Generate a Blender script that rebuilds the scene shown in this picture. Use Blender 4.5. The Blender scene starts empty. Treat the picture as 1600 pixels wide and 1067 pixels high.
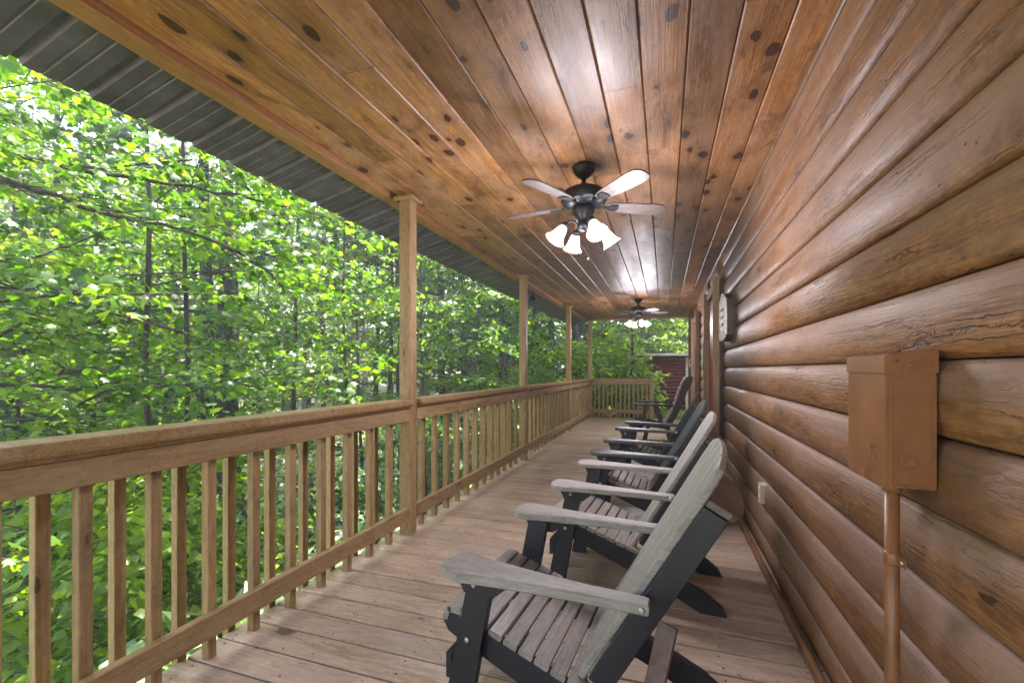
import bpy, math, random
import numpy as np
from mathutils import Vector, Matrix, Euler
R = math.radians
HAZE = 0.005
rnd = random.Random(7)

# ------------------------------------------------------------ camera, sky, sun, exposure
scene = bpy.context.scene
COL = scene.collection
cam_d = bpy.data.cameras.new("camera")
cam = bpy.data.objects.new("camera", cam_d)
COL.objects.link(cam)
CAM_H, CAM_YAW, F_PX = 1.17, R(18.78), 700.0
cam.location = (0, 0, CAM_H)
cam.rotation_euler = (R(90), 0, CAM_YAW)
cam_d.sensor_width = 36.0
cam_d.lens = F_PX / 1600 * 36.0
cam_d.shift_y = 44.5 / 1600
cam_d.clip_start = 0.05
cam_d.clip_end = 600
scene.camera = cam

SUN_EL, SUN_AZ = R(74), R(-38)          # azimuth measured from +Y towards +X
world = bpy.data.worlds.new("World")
scene.world = world
world.use_nodes = True
wn = world.node_tree
for n in list(wn.nodes):
    wn.nodes.remove(n)
sky = wn.nodes.new("ShaderNodeTexSky")
sky.sky_type = 'NISHITA'
sky.sun_disc = False
sky.sun_elevation = SUN_EL
sky.sun_rotation = SUN_AZ
sky.air_density = 1.0
sky.dust_density = 3.0
sky.ozone_density = 1.0
bgn = wn.nodes.new("ShaderNodeBackground")
bgn.inputs['Strength'].default_value = 0.15
wo = wn.nodes.new("ShaderNodeOutputWorld")
wn.links.new(sky.outputs[0], bgn.inputs['Color'])
wn.links.new(bgn.outputs[0], wo.inputs['Surface'])

sun_d = bpy.data.lights.new("sun", 'SUN')
sun_d.energy = 5.0
sun_d.angle = R(0.6)
sun_d.color = (1.0, 0.94, 0.84)
sun = bpy.data.objects.new("sun", sun_d)
COL.objects.link(sun)
sdir = Vector((math.cos(SUN_EL) * math.sin(SUN_AZ), math.cos(SUN_EL) * math.cos(SUN_AZ), math.sin(SUN_EL)))
sun.rotation_euler = sdir.to_track_quat('Z', 'Y').to_euler()
sun.location = (0, 0, 30)

scene.view_settings.view_transform = 'Standard'
scene.view_settings.look = 'None'
scene.view_settings.gamma = 1
scene.view_settings.exposure = 2.72
scene.view_settings.use_curve_mapping = False
scene.render.engine = 'CYCLES'
cy = scene.cycles
cy.use_denoising = True
try:
    cy.denoiser = 'OPENIMAGEDENOISE'
    cy.denoising_prefilter = 'ACCURATE'
except Exception:
    pass
cy.use_adaptive_sampling = True
cy.adaptive_threshold = 0.02
cy.max_bounces = 8
cy.diffuse_bounces = 4
cy.volume_bounces = 0
cy.glossy_bounces = 3
cy.transmission_bounces = 6
cy.transparent_max_bounces = 6
cy.sample_clamp_indirect = 8
cy.caustics_reflective = False
cy.caustics_refractive = False


# ------------------------------------------------------------ helpers: objects
def link(o):
    COL.objects.link(o)
    return o

def empty(name, loc, label=None, cat=None, group=None, kind=None, rz=0):
    o = bpy.data.objects.new(name, None)
    o.empty_display_size = 0.1
    o.location = loc
    o.rotation_euler = (0, 0, rz)
    link(o)
    return tag(o, label, cat, group, kind)

def tag(o, label=None, cat=None, group=None, kind=None):
    if label: o['label'] = label
    if cat: o['category'] = cat
    if group: o['group'] = group
    if kind: o['kind'] = kind
    return o

def put(name, me, mat=None, parent=None, loc=(0, 0, 0), rot=(0, 0, 0), scale=None):
    if mat is not None and not me.materials:
        me.materials.append(mat)
    o = bpy.data.objects.new(name, me)
    o.location = loc
    o.rotation_euler = rot
    if scale: o.scale = scale
    if parent is not None: o.parent = parent
    return link(o)

def copy_tree(o, parent=None):
    c = o.copy()
    COL.objects.link(c)
    c.parent = parent
    for ch in list(o.children):
        copy_tree(ch, c)
    return c

class MB:
    """collects vertices and faces of one mesh"""
    def __init__(s):
        s.v, s.f, s.sm = [], [], []
    def add(s, vs, fs, smooth=False):
        b = len(s.v)
        s.v += [tuple(p) for p in vs]
        for f in fs:
            s.f.append([i + b for i in f]); s.sm.append(smooth)
        return s
    def box(s, a, b, M=None):
        (x0, y0, z0), (x1, y1, z1) = a, b
        vs = [(x0,y0,z0),(x1,y0,z0),(x1,y1,z0),(x0,y1,z0),(x0,y0,z1),(x1,y0,z1),(x1,y1,z1),(x0,y1,z1)]
        if M is not None: vs = [M @ Vector(p) for p in vs]
        return s.add(vs, [(0,3,2,1),(4,5,6,7),(0,1,5,4),(1,2,6,5),(2,3,7,6),(3,0,4,7)])
    def prism(s, sec, L0, L1, axis='X', smooth=False, M=None):
        """section points (a,b) swept along an axis; X: (a,b)->(y,z)  Y: (x,z)  Z: (x,y)"""
        n = len(sec)
        def mk(a, b, l):
            p = {'X': (l, a, b), 'Y': (a, l, b), 'Z': (a, b, l)}[axis]
            return M @ Vector(p) if M is not None else p
        base = len(s.v)
        s.v += [tuple(mk(a, b, L0)) for a, b in sec] + [tuple(mk(a, b, L1)) for a, b in sec]
        for i in range(n):
            j = (i + 1) % n
            s.f.append([base + i, base + j, base + n + j, base + n + i]); s.sm.append(smooth)
        s.f.append([base + i for i in reversed(range(n))]); s.sm.append(False)
        s.f.append([base + n + i for i in range(n)]); s.sm.append(False)
        return s
    def slab(s, outline, z0, z1, bev=0.0, M=None, smooth=False):
        """outline (x,y) counter-clockwise, extruded in z with a chamfered top and bottom"""
        n = len(outline)
        P = [Vector((x, y)) for x, y in outline]
        ins = []
        for i in range(n):
            a, b, c = P[i - 1], P[i], P[(i + 1) % n]
            d1, d2 = (b - a).normalized(), (c - b).normalized()
            nn = Vector((-(d1.y + d2.y), d1.x + d2.x))
            nn = nn.normalized() if nn.length > 1e-6 else Vector((-d1.y, d1.x))
            ins.append(b + nn * bev)
        rings = []
        if bev > 0:
            rings = [(ins, z0), (P, z0 + bev), (P, z1 - bev), (ins, z1)]
        else:
            rings = [(P, z0), (P, z1)]
        base = len(s.v)
        for pts, z in rings:
            for p in pts:
                q = Vector((p.x, p.y, z))
                s.v.append(tuple(M @ q) if M is not None else tuple(q))
        for r in range(len(rings) - 1):
            for i in range(n):
                j = (i + 1) % n
                s.f.append([base + r*n + i, base + r*n + j, base + (r+1)*n + j, base + (r+1)*n + i]); s.sm.append(smooth)
        s.f.append([base + i for i in reversed(range(n))]); s.sm.append(False)
        k = base + (len(rings) - 1) * n
        s.f.append([k + i for i in range(n)]); s.sm.append(False)
        return s
    def lathe(s, prof, n=20, c=(0, 0, 0), M=None, smooth=True, close=True):
        base = len(s.v)
        for r, z in prof:
            for i in range(n):
                a = 2 * math.pi * i / n
                p = Vector((c[0] + r * math.cos(a), c[1] + r * math.sin(a), c[2] + z))
                s.v.append(tuple(M @ p) if M is not None else tuple(p))
        for k in range(len(prof) - 1):
            for i in range(n):
                j = (i + 1) % n
                s.f.append([base + k*n + i, base + k*n + j, base + (k+1)*n + j, base + (k+1)*n + i]); s.sm.append(smooth)
        if close:
            s.f.append([base + i for i in reversed(range(n))]); s.sm.append(False)
            q = base + (len(prof) - 1) * n
            s.f.append([q + i for i in range(n)]); s.sm.append(False)
        return s
    def tube(s, pts, rad, n=6, cap=True):
        pts = [Vector(p) for p in pts]
        base = len(s.v)
        up = Vector((0.31, 0.17, 0.93))
        for k, p in enumerate(pts):
            t = (pts[min(k + 1, len(pts) - 1)] - pts[max(k - 1, 0)]).normalized()
            u = t.cross(up)
            if u.length < 1e-3: u = t.cross(Vector((1, 0, 0)))
            u.normalize(); w = t.cross(u)
            r = rad[k] if hasattr(rad, '__len__') else rad
            for i in range(n):
                a = 2 * math.pi * i / n
                s.v.append(tuple(p + (u * math.cos(a) + w * math.sin(a)) * r))
        for k in range(len(pts) - 1):
            for i in range(n):
                j = (i + 1) % n
                s.f.append([base + k*n + i, base + (k+1)*n + i, base + (k+1)*n + j, base + k*n + j]); s.sm.append(True)
        if cap:
            s.f.append([base + i for i in range(n)]); s.sm.append(False)
            q = base + (len(pts) - 1) * n
            s.f.append([q + i for i in reversed(range(n))]); s.sm.append(False)
        return s
    def mesh(s, name, mat=None):
        me = bpy.data.meshes.new(name)
        me.from_pydata(s.v, [], s.f)
        me.polygons.foreach_set('use_smooth', s.sm)
        me.update()
        if mat: me.materials.append(mat)
        return me
    def build(s, name, mat, parent=None, loc=(0, 0, 0), rot=(0, 0, 0)):
        return put(name, s.mesh(name), mat, parent, loc, rot)

def cham(w, t, c):
    """chamfered rectangle w x t centred on 0"""
    a, b = w / 2, t / 2
    return [(-a + c, -b), (a - c, -b), (a, -b + c), (a, b - c), (a - c, b), (-a + c, b), (-a, b - c), (-a, -b + c)]

_bc = {}
def board_mesh(L, W, T, mat, c=0.003):
    """board along local X from 0 to L, width W in Y, thickness T in Z; shared between alike boards"""
    k = (round(L, 4), round(W, 4), round(T, 4), mat.name, c)
    if k not in _bc:
        _bc[k] = MB().prism(cham(W, T, c), 0, L, 'X').mesh("board", mat)
    return _bc[k]

# rotations that lay a board (length local X, width Y, thickness Z) along a world direction
ALONG_Y_FLAT = (0, 0, R(90))           # length +Y, width X, thickness Z
ALONG_Y_EDGE = (R(90), 0, R(90))       # length +Y, width Z, thickness X
ALONG_X_FLAT = (0, 0, 0)
ALONG_X_EDGE = (R(90), 0, 0)           # length +X, width Z, thickness Y
UPRIGHT = (0, R(-90), 0)               # length +Z


# ------------------------------------------------------------ helpers: materials
class NT:
    def __init__(s, name):
        s.m = bpy.data.materials.new(name)
        s.m.use_nodes = True
        s.t = s.m.node_tree
        for n in list(s.t.nodes): s.t.nodes.remove(n)
        s.out = s.t.nodes.new('ShaderNodeOutputMaterial')
    def n(s, typ, **kw):
        nd = s.t.nodes.new('ShaderNode' + typ)
        for k, v in kw.items():
            if k.startswith('i_'):
                nd.inputs[k[2:].replace('_', ' ')].default_value = v
            else:
                setattr(nd, k, v)
        return nd
    def l(s, a, b): s.t.links.new(a, b)
    def bsdf(s, **kw):
        b = s.n('BsdfPrincipled')
        for k, v in kw.items(): b.inputs[k].default_value = v
        s.l(b.outputs[0], s.out.inputs[0])
        return b
    def math(s, op, a, b=None, clamp=False):
        nd = s.n('Math', operation=op); nd.use_clamp = clamp
        for i, x in enumerate((a, b)):
            if x is None: continue
            if isinstance(x, (int, float)): nd.inputs[i].default_value = x
            else: s.l(x, nd.inputs[i])
        return nd.outputs[0]
    def mix(s, fac, a, b, blend='MIX'):
        nd = s.n('Mix', data_type='RGBA', blend_type=blend)
        nd.clamp_factor = True
        for i, x in ((0, fac), (6, a), (7, b)):
            if isinstance(x, (int, float)): nd.inputs[i].default_value = x
            elif isinstance(x, tuple): nd.inputs[i].default_value = (*x[:3], 1)
            else: s.l(x, nd.inputs[i])
        return nd.outputs[2]
    def ramp(s, x, stops, interp='LINEAR'):
        nd = s.n('ValToRGB')
        cr = nd.color_ramp; cr.interpolation = interp
        while len(cr.elements) < len(stops): cr.elements.new(0.5)
        for e, (p, c) in zip(cr.elements, stops):
            e.position = p
            e.color = (*c[:3], 1) if isinstance(c, tuple) else (c, c, c, 1)
        s.l(x, nd.inputs[0])
        return nd.outputs[0]
    def coords(s, scale, rand=7.0):
        tc = s.n('TexCoord'); oi = s.n('ObjectInfo')
        mul = s.math('MULTIPLY', oi.outputs['Random'], rand)
        cx = s.n('CombineXYZ'); s.l(mul, cx.inputs[0]); s.l(s.math('MULTIPLY', mul, 1.7), cx.inputs[1]); s.l(s.math('MULTIPLY', mul, 0.6), cx.inputs[2])
        va = s.n('VectorMath', operation='ADD'); s.l(tc.outputs['Object'], va.inputs[0]); s.l(cx.outputs[0], va.inputs[1])
        vm = s.n('VectorMath', operation='MULTIPLY'); s.l(va.outputs[0], vm.inputs[0]); vm.inputs[1].default_value = scale
        return vm.outputs[0], va.outputs[0], oi.outputs['Random']
    def scaled(s, vec, scale):
        vm = s.n('VectorMath', operation='MULTIPLY'); s.l(vec, vm.inputs[0]); vm.inputs[1].default_value = scale
        return vm.outputs[0]
    def noise(s, vec, scale=1.0, detail=4, rough=0.6, dist=0.0):
        nd = s.n('TexNoise'); s.l(vec, nd.inputs['Vector'])
        nd.inputs['Scale'].default_value = scale; nd.inputs['Detail'].default_value = detail
        nd.inputs['Roughness'].default_value = rough; nd.inputs['Distortion'].default_value = dist
        return nd.outputs[0]
    def bump(s, h, b, strength=0.3, dist=0.01):
        nd = s.n('Bump'); nd.inputs['Strength'].default_value = strength; nd.inputs['Distance'].default_value = dist
        s.l(h, nd.inputs['Height']); s.l(nd.outputs[0], b.inputs['Normal'])
        return nd

def wood(name, dark, mid, light, grain=(0.9, 22, 22), knots=0.0, knot_scale=(2.2, 9, 9), rough=0.4, coat=0.0,
         bump=0.25, wear=None, wear_amt=0.5, vary=0.25, knot_col=(0.035, 0.017, 0.01), chatter=0.0, specks=0.0, knot_r=0.17, blot=0.5, faded_lit=None, mottle=0.18, checks=0.0):
    t = NT(name)
    g, raw, rn = t.coords(grain)
    n1 = t.noise(g, 1.0, 8, 0.62, 0.6)
    fine = t.noise(t.scaled(raw, (grain[0] * 5, grain[1] * 6, grain[2] * 6)), 1.0, 3, 0.6)
    col = t.ramp(n1, [(0.28, dark), (0.5, mid), (0.72, light)])
    col = t.mix(0.42, col, t.ramp(fine, [(0.38, tuple(c * 0.45 for c in mid)), (0.6, light)]))
    vl = t.n('TexVoronoi', feature='DISTANCE_TO_EDGE'); wv_ = t.n('VectorMath', operation='MULTIPLY_ADD')
    wn_ = t.n('TexNoise'); t.l(t.scaled(raw, (5, 12, 12)), wn_.inputs['Vector']); wn_.inputs['Detail'].default_value = 4
    t.l(wn_.outputs['Color'], wv_.inputs[0]); wv_.inputs[1].default_value = (0.5, 0.5, 0.5); t.l(t.scaled(raw, (1.4, 26, 26)), wv_.inputs[2])
    t.l(wv_.outputs[0], vl.inputs['Vector']); vl.inputs['Scale'].default_value = 1.0
    cmask = t.ramp(t.noise(t.scaled(raw, (1.7, 7, 7)), 1.0, 3), [(0.50, 0.0), (0.60, 1.0)])
    crack = t.math('MULTIPLY', t.ramp(vl.outputs['Distance'], [(0.012, 1.0), (0.045, 0.0)]), cmask)
    col = t.mix(t.math('MULTIPLY', crack, checks), col, tuple(c * 0.35 for c in dark))
    broad = t.noise(t.scaled(raw, (1.1, 4.5, 4.5)), 1.0, 5, 0.65, 0.4)
    if wear is not None:
        fac = t.math('MULTIPLY', t.ramp(broad, [(0.42, 0.0), (0.62, 1.0)]), wear_amt)
        col = t.mix(fac, col, wear)
    mot = t.noise(t.scaled(raw, (28, 45, 45)), 1.0, 4, 0.7)
    mf = t.ramp(mot, [(0.3, 1.0 - mottle), (0.7, 1.0 + mottle * 0.6)])
    mm = t.n('Mix', data_type='RGBA', blend_type='MULTIPLY'); mm.inputs[0].default_value = 1.0
    t.l(col, mm.inputs[6]); t.l(mf, mm.inputs[7]); col = mm.outputs[2]
    # darker weathered blotches
    bl = t.noise(t.scaled(raw, (2.3, 6, 6)), 1.0, 6, 0.7, 1.2)
    col = t.mix(t.math('MULTIPLY', t.ramp(bl, [(0.52, 0.0), (0.72, 1.0)]), blot), col, tuple(c * 0.45 for c in dark))
    h = t.math('SUBTRACT', t.math('ADD', t.math('MULTIPLY', n1, 0.5), t.math('MULTIPLY', fine, 0.5)), t.math('MULTIPLY', crack, checks * 0.6))
    if faded_lit is not None:      # worn, dusty stain plus lamp light painted on the upward side of each log
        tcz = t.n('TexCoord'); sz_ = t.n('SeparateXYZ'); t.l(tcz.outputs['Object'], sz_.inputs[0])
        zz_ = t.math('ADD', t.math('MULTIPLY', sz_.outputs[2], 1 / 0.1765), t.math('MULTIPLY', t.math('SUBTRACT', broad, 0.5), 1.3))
        dust_lit = t.noise(t.scaled(raw, (60, 60, 60)), 1.0, 2)
        fz = t.math('MULTIPLY', t.ramp(zz_, [(0.42, 0.0), (0.72, 1.0)]), t.math('ADD', t.math('MULTIPLY', dust_lit, 0.6), 0.35))
        col = t.mix(fz, col, faded_lit)
    if knots > 0:
        warp = t.n('TexNoise'); t.l(t.scaled(raw, (9, 25, 25)), warp.inputs['Vector']); warp.inputs['Scale'].default_value = 1; warp.inputs['Detail'].default_value = 3
        kv = t.scaled(raw, knot_scale)
        wv = t.n('VectorMath', operation='MULTIPLY_ADD'); t.l(warp.outputs['Color'], wv.inputs[0]); wv.inputs[1].default_value = (0.3, 0.34, 0.34); t.l(kv, wv.inputs[2])
        vo = t.n('TexVoronoi', feature='F1'); t.l(wv.outputs[0], vo.inputs['Vector']); vo.inputs['Scale'].default_value = 1.0
        vo.inputs['Randomness'].default_value = 1.0
        sep = t.n('SeparateColor'); t.l(vo.outputs['Color'], sep.inputs[0])
        sel = t.math('GREATER_THAN', sep.outputs[0], 1.0 - knots)
        vdist = t.math('DIVIDE', vo.outputs['Distance'], t.math('ADD', t.math('MULTIPLY', sep.outputs[1], 0.95), 0.25))
        core = t.ramp(vdist, [(knot_r * 0.7, 1.0), (knot_r * 0.85, 0.0)])
        rings = t.math('MULTIPLY', t.math('ADD', t.math('SINE', t.math('MULTIPLY', vo.outputs['Distance'], 95.0)), 1.0), 0.5)
        halo = t.ramp(vdist, [(knot_r * 0.9, 1.0), (knot_r * 2.4, 0.0)])
        k1 = t.math('MULTIPLY', core, sel); k2 = t.math('MULTIPLY', t.math('MULTIPLY', halo, sel), t.math('ADD', t.math('MULTIPLY', rings, 0.45), 0.35))
        col = t.mix(k2, col, tuple(c * 0.5 for c in mid))
        col = t.mix(t.math('MULTIPLY', k1, 0.9), col, knot_col)
        h = t.math('SUBTRACT', h, t.math('MULTIPLY', k1, 0.15))
    if specks > 0:
        vs = t.n('TexVoronoi', feature='F1'); t.l(raw, vs.inputs['Vector']); vs.inputs['Scale'].default_value = 26
        sp = t.ramp(vs.outputs['Distance'], [(0.06, 1.0), (0.13, 0.0)])
        sc = t.n('SeparateColor'); t.l(vs.outputs['Color'], sc.inputs[0])
        col = t.mix(t.math('MULTIPLY', t.math('MULTIPLY', sp, t.math('GREATER_THAN', sc.outputs[1], 0.72)), specks), col, tuple(c * 0.3 for c in dark))
    if chatter > 0:
        w = t.n('TexWave', wave_type='BANDS', bands_direction='X'); t.l(raw, w.inputs['Vector'])
        w.inputs['Scale'].default_value = 55; w.inputs['Distortion'].default_value = 2.5; w.inputs['Detail'].default_value = 2
        patch = t.ramp(t.noise(t.scaled(raw, (1.5, 5, 5)), 1.0, 3), [(0.48, 0.0), (0.62, 1.0)])
        h = t.math('ADD', h, t.math('MULTIPLY', t.math('MULTIPLY', w.outputs[1], patch), chatter))
    # board to board variation
    v = t.n('MapRange'); t.l(rn, v.inputs[0]); v.inputs[3].default_value = 1 - vary; v.inputs[4].default_value = 1 + vary * 0.7
    hs = t.n('HueSaturation'); t.l(col, hs.inputs['Color']); t.l(v.outputs[0], hs.inputs['Value'])
    b = t.bsdf(Roughness=rough)
    t.l(hs.outputs[0], b.inputs['Base Color'])
    rr = t.n('MapRange'); t.l(broad, rr.inputs[0]); rr.inputs[1].default_value = 0.3; rr.inputs[2].default_value = 0.7
    rr.inputs[3].default_value = max(0.05, rough - 0.1); rr.inputs[4].default_value = min(1, rough + 0.15)
    t.l(rr.outputs[0], b.inputs['Roughness'])
    if coat: b.inputs['Coat Weight'].default_value = coat; b.inputs['Coat Roughness'].default_value = max(0.12, rough * 0.6)
    t.bump(h, b, bump, 0.006)
    return t.m

def plain(name, col, rough=0.5, metal=0.0, noise_amt=0.2, nscale=30, bump=0.1, bscale=120, **kw):
    t = NT(name)
    _, raw, rn = t.coords((1, 1, 1))
    n1 = t.noise(raw, nscale, 5, 0.6)
    c = t.ramp(n1, [(0.3, tuple(x * (1 - noise_amt) for x in col)), (0.7, tuple(min(1, x * (1 + noise_amt)) for x in col))])
    b = t.bsdf(Roughness=rough, Metallic=metal)
    t.l(c, b.inputs['Base Color'])
    if bump: t.bump(t.noise(raw, bscale, 3, 0.6), b, bump, 0.002)
    for k, v in kw.items(): b.inputs[k].default_value = v
    return t.m

M = {}
M['ceiling'] = wood('ceiling_pine', (0.15, 0.055, 0.016), (0.34, 0.145, 0.045), (0.50, 0.26, 0.10), knots=0.95, knot_scale=(4.6, 8.0, 8.0),
                    rough=0.46, coat=0.1, bump=0.4, wear=(0.34, 0.20, 0.12), wear_amt=0.7, vary=0.5, knot_col=(0.03, 0.012, 0.007), knot_r=0.26, blot=0.9, checks=0.45, mottle=0.22)
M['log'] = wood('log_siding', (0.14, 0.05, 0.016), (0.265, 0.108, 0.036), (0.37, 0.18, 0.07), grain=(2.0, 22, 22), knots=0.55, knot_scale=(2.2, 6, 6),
                rough=0.52, coat=0.04, bump=0.8, wear=(0.29, 0.155, 0.085), wear_amt=0.7, vary=0.05, chatter=0.05, specks=1.0, knot_r=0.17, faded_lit=(0.31, 0.20, 0.145), blot=0.6, mottle=0.34, checks=0.75)
M['deck'] = wood('deck_paint', (0.36, 0.245, 0.165), (0.50, 0.36, 0.255), (0.58, 0.45, 0.345), grain=(1.3, 16, 16), knots=0.2, knot_scale=(2.5, 7, 7), rough=0.45,
                 bump=0.35, wear=(0.55, 0.44, 0.36), wear_amt=0.6, vary=0.16, knot_col=(0.12, 0.08, 0.055), specks=0.9, blot=0.4, mottle=0.16, checks=0.4)
M['rail'] = wood('railing_stain', (0.25, 0.14, 0.05), (0.38, 0.235, 0.095), (0.46, 0.31, 0.145), grain=(1.3, 20, 20), knots=0.4, knot_scale=(4, 12, 12), rough=0.5,
                 bump=0.35, wear=(0.41, 0.29, 0.165), wear_amt=0.6, vary=0.14, knot_col=(0.10, 0.05, 0.025), specks=0.6, blot=0.5, mottle=0.22, checks=0.3)
M['trim'] = wood('trim_stain', (0.25, 0.11, 0.04), (0.36, 0.175, 0.07), (0.44, 0.24, 0.11), rough=0.45, bump=0.25, vary=0.1, knots=0.2)
M['doortrim'] = wood('door_trim', (0.22, 0.13, 0.07), (0.32, 0.20, 0.115), (0.40, 0.27, 0.17), rough=0.5, bump=0.2, vary=0.1)
M['darktrim'] = wood('dark_trim', (0.03, 0.017, 0.01), (0.055, 0.03, 0.018), (0.08, 0.045, 0.028), rough=0.5, bump=0.2, vary=0.1)
M['poly_grey'] = wood('poly_lumber_grey', (0.30, 0.275, 0.25), (0.38, 0.35, 0.322), (0.46, 0.43, 0.40), grain=(2, 34, 34), rough=0.5, bump=0.35, vary=0.05, wear=(0.31, 0.275, 0.23), wear_amt=0.5, specks=0.4)
M['poly_taupe'] = wood('poly_lumber_taupe', (0.20, 0.18, 0.16), (0.28, 0.255, 0.23), (0.36, 0.33, 0.30), grain=(2, 34, 34), rough=0.45, bump=0.35, vary=0.1, wear=(0.25, 0.21, 0.17), wear_amt=0.4)
M['poly_char'] = wood('poly_lumber_charcoal', (0.045, 0.046, 0.052), (0.065, 0.066, 0.074), (0.09, 0.09, 0.1), grain=(2, 34, 34), rough=0.38, bump=0.3, vary=0.1)
M['poly_black'] = plain('poly_lumber_black', (0.018, 0.019, 0.025), 0.42, noise_amt=0.5, nscale=160, bump=0.3, bscale=240)
M['brown_poly'] = plain('poly_lumber_brown', (0.045, 0.022, 0.018), 0.4, noise_amt=0.3, nscale=60, bump=0.2)
M['brace'] = wood('poly_lumber_brown_grey', (0.10, 0.08, 0.065), (0.15, 0.125, 0.10), (0.2, 0.17, 0.14), rough=0.5, vary=0.05)
M['bolt'] = plain('steel_bolt', (0.62, 0.61, 0.58), 0.3, 0.9, noise_amt=0.1, bump=0.05)
M['iron'] = plain('fan_iron', (0.012, 0.012, 0.014), 0.35, 0.3, noise_amt=0.4, bump=0.1)
M['blade'] = wood('fan_blade', (0.07, 0.05, 0.045), (0.10, 0.08, 0.07), (0.14, 0.115, 0.105), rough=0.4, bump=0.1, vary=0.0)
M['paintbox'] = plain('brown_box_paint', (0.29, 0.125, 0.055), 0.34, noise_amt=0.2, nscale=9, bump=0.25, bscale=260)
M['ivory'] = plain('ivory_plastic', (0.62, 0.55, 0.45), 0.4, noise_amt=0.06)
M['red'] = plain('red_door_paint', (0.32, 0.012, 0.012), 0.3, noise_amt=0.15, nscale=6)
M['signwhite'] = plain('sign_white', (0.72, 0.71, 0.68), 0.6, noise_amt=0.25, nscale=40, bump=0.2)
M['signdark'] = wood('sign_dark', (0.03, 0.02, 0.016), (0.06, 0.04, 0.03), (0.1, 0.07, 0.05), rough=0.6, vary=0)
M['metalroof'] = plain('metal_roof', (0.115, 0.105, 0.14), 0.4, 0.25, noise_amt=0.35, nscale=7, bump=0.15, bscale=300)
M['redsiding'] = plain('red_siding', (0.17, 0.03, 0.024), 0.6, noise_amt=0.2, nscale=5)
M['cornerwhite'] = plain('pale_corner', (0.5, 0.42, 0.38), 0.5)
M['brownpost'] = plain('brown_post', (0.17, 0.075, 0.045), 0.5, noise_amt=0.2, nscale=9)
M['joist'] = plain('rim_joist', (0.2, 0.13, 0.08), 0.7, noise_amt=0.3, nscale=8)

# glass of the lamp shades, lit from inside
t = NT('frosted_shade')
b = t.n('BsdfPrincipled'); b.inputs['Base Color'].default_value = (0.6, 0.57, 0.52, 1); b.inputs['Roughness'].default_value = 0.35
tr = t.n('BsdfTranslucent'); tr.inputs['Color'].default_value = (0.55, 0.52, 0.47, 1)
em = t.n('Emission'); em.inputs['Color'].default_value = (1.0, 0.93, 0.84, 1); em.inputs['Strength'].default_value = 0.03
lw = t.n('LayerWeight'); lw.inputs['Blend'].default_value = 0.45
mx = t.n('MixShader'); mx.inputs[0].default_value = 0.6
ad = t.n('AddShader')
t.l(b.outputs[0], mx.inputs[1]); t.l(tr.outputs[0], mx.inputs[2]); t.l(mx.outputs[0], ad.inputs[0]); t.l(em.outputs[0], ad.inputs[1]); t.l(ad.outputs[0], t.out.inputs[0])
M['shade'] = t.m
t = NT('lamp_bulb')
em = t.n('Emission'); em.inputs['Color'].default_value = (1.0, 0.95, 0.9, 1); em.inputs['Strength'].default_value = 1.3
t.l(em.outputs[0], t.out.inputs[0])
M['bulb'] = t.m

def leaf_mat(name, stops, gloss=0.45, transl=0.5):
    t = NT(name)
    ge = t.n('NewGeometry')
    ci = t.ramp(ge.outputs['Random Per Island'], stops)
    tc = t.n('TexCoord')
    cl = t.noise(tc.outputs['Object'], 0.45, 3, 0.6)
    v = t.n('MapRange'); t.l(cl, v.inputs[0]); v.inputs[1].default_value = 0.3; v.inputs[2].default_value = 0.7; v.inputs[3].default_value = 0.7; v.inputs[4].default_value = 1.3
    hs = t.n('HueSaturation'); t.l(ci, hs.inputs['Color']); t.l(v.outputs[0], hs.inputs['Value'])
    b = t.n('BsdfPrincipled'); b.inputs['Roughness'].default_value = gloss; t.l(hs.outputs[0], b.inputs['Base Color'])
    b.inputs['Specular IOR Level'].default_value = 0.5
    tr = t.n('BsdfTranslucent')
    tcol = t.mix(1.0, hs.outputs[0], (1.85, 1.75, 0.42), 'MULTIPLY')
    t.l(tcol, tr.inputs['Color'])
    mx = t.n('MixShader'); mx.inputs[0].default_value = transl
    t.l(b.outputs[0], mx.inputs[1]); t.l(tr.outputs[0], mx.inputs[2]); t.l(mx.outputs[0], t.out.inputs[0])
    return t.m
M['leaf_a'] = leaf_mat('maple_leaves', [(0.0, (0.025, 0.07, 0.012)), (0.3, (0.055, 0.14, 0.018)), (0.75, (0.11, 0.23, 0.026)), (1.0, (0.19, 0.28, 0.035))], gloss=0.42, transl=0.55)
M['leaf_b'] = leaf_mat('dark_leaves', [(0.0, (0.02, 0.055, 0.015)), (0.5, (0.05, 0.12, 0.03)), (1.0, (0.10, 0.2, 0.05))], gloss=0.35, transl=0.45)
M['leaf_c'] = leaf_mat('yellow_green_leaves', [(0.0, (0.07, 0.15, 0.015)), (0.5, (0.15, 0.26, 0.028)), (1.0, (0.24, 0.32, 0.04))], gloss=0.42, transl=0.6)
M['leaf_d'] = leaf_mat('pale_undergrowth', [(0.0, (0.09, 0.17, 0.08)), (0.5, (0.2, 0.31, 0.16)), (1.0, (0.38, 0.45, 0.32))], gloss=0.35, transl=0.45)
M['fallen'] = plain('fallen_leaf', (0.45, 0.24, 0.05), 0.6)
t = NT('bark')
_, raw, rn = t.coords((1, 1, 1))
n1 = t.noise(t.scaled(raw, (14, 14, 3)), 1.0, 6, 0.7, 0.5)
c = t.ramp(n1, [(0.3, (0.016, 0.013, 0.011)), (0.5, (0.045, 0.037, 0.031)), (0.72, (0.11, 0.095, 0.08))])
lich = t.ramp(t.noise(raw, 3.0, 4, 0.6), [(0.55, 0.0), (0.7, 1.0)])
c = t.mix(t.math('MULTIPLY', lich, 0.22), c, (0.16, 0.17, 0.13))
b = t.bsdf(Roughness=0.9); t.l(c, b.inputs['Base Color']); t.bump(n1, b, 0.8, 0.03)
M['bark'] = t.m
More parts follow.
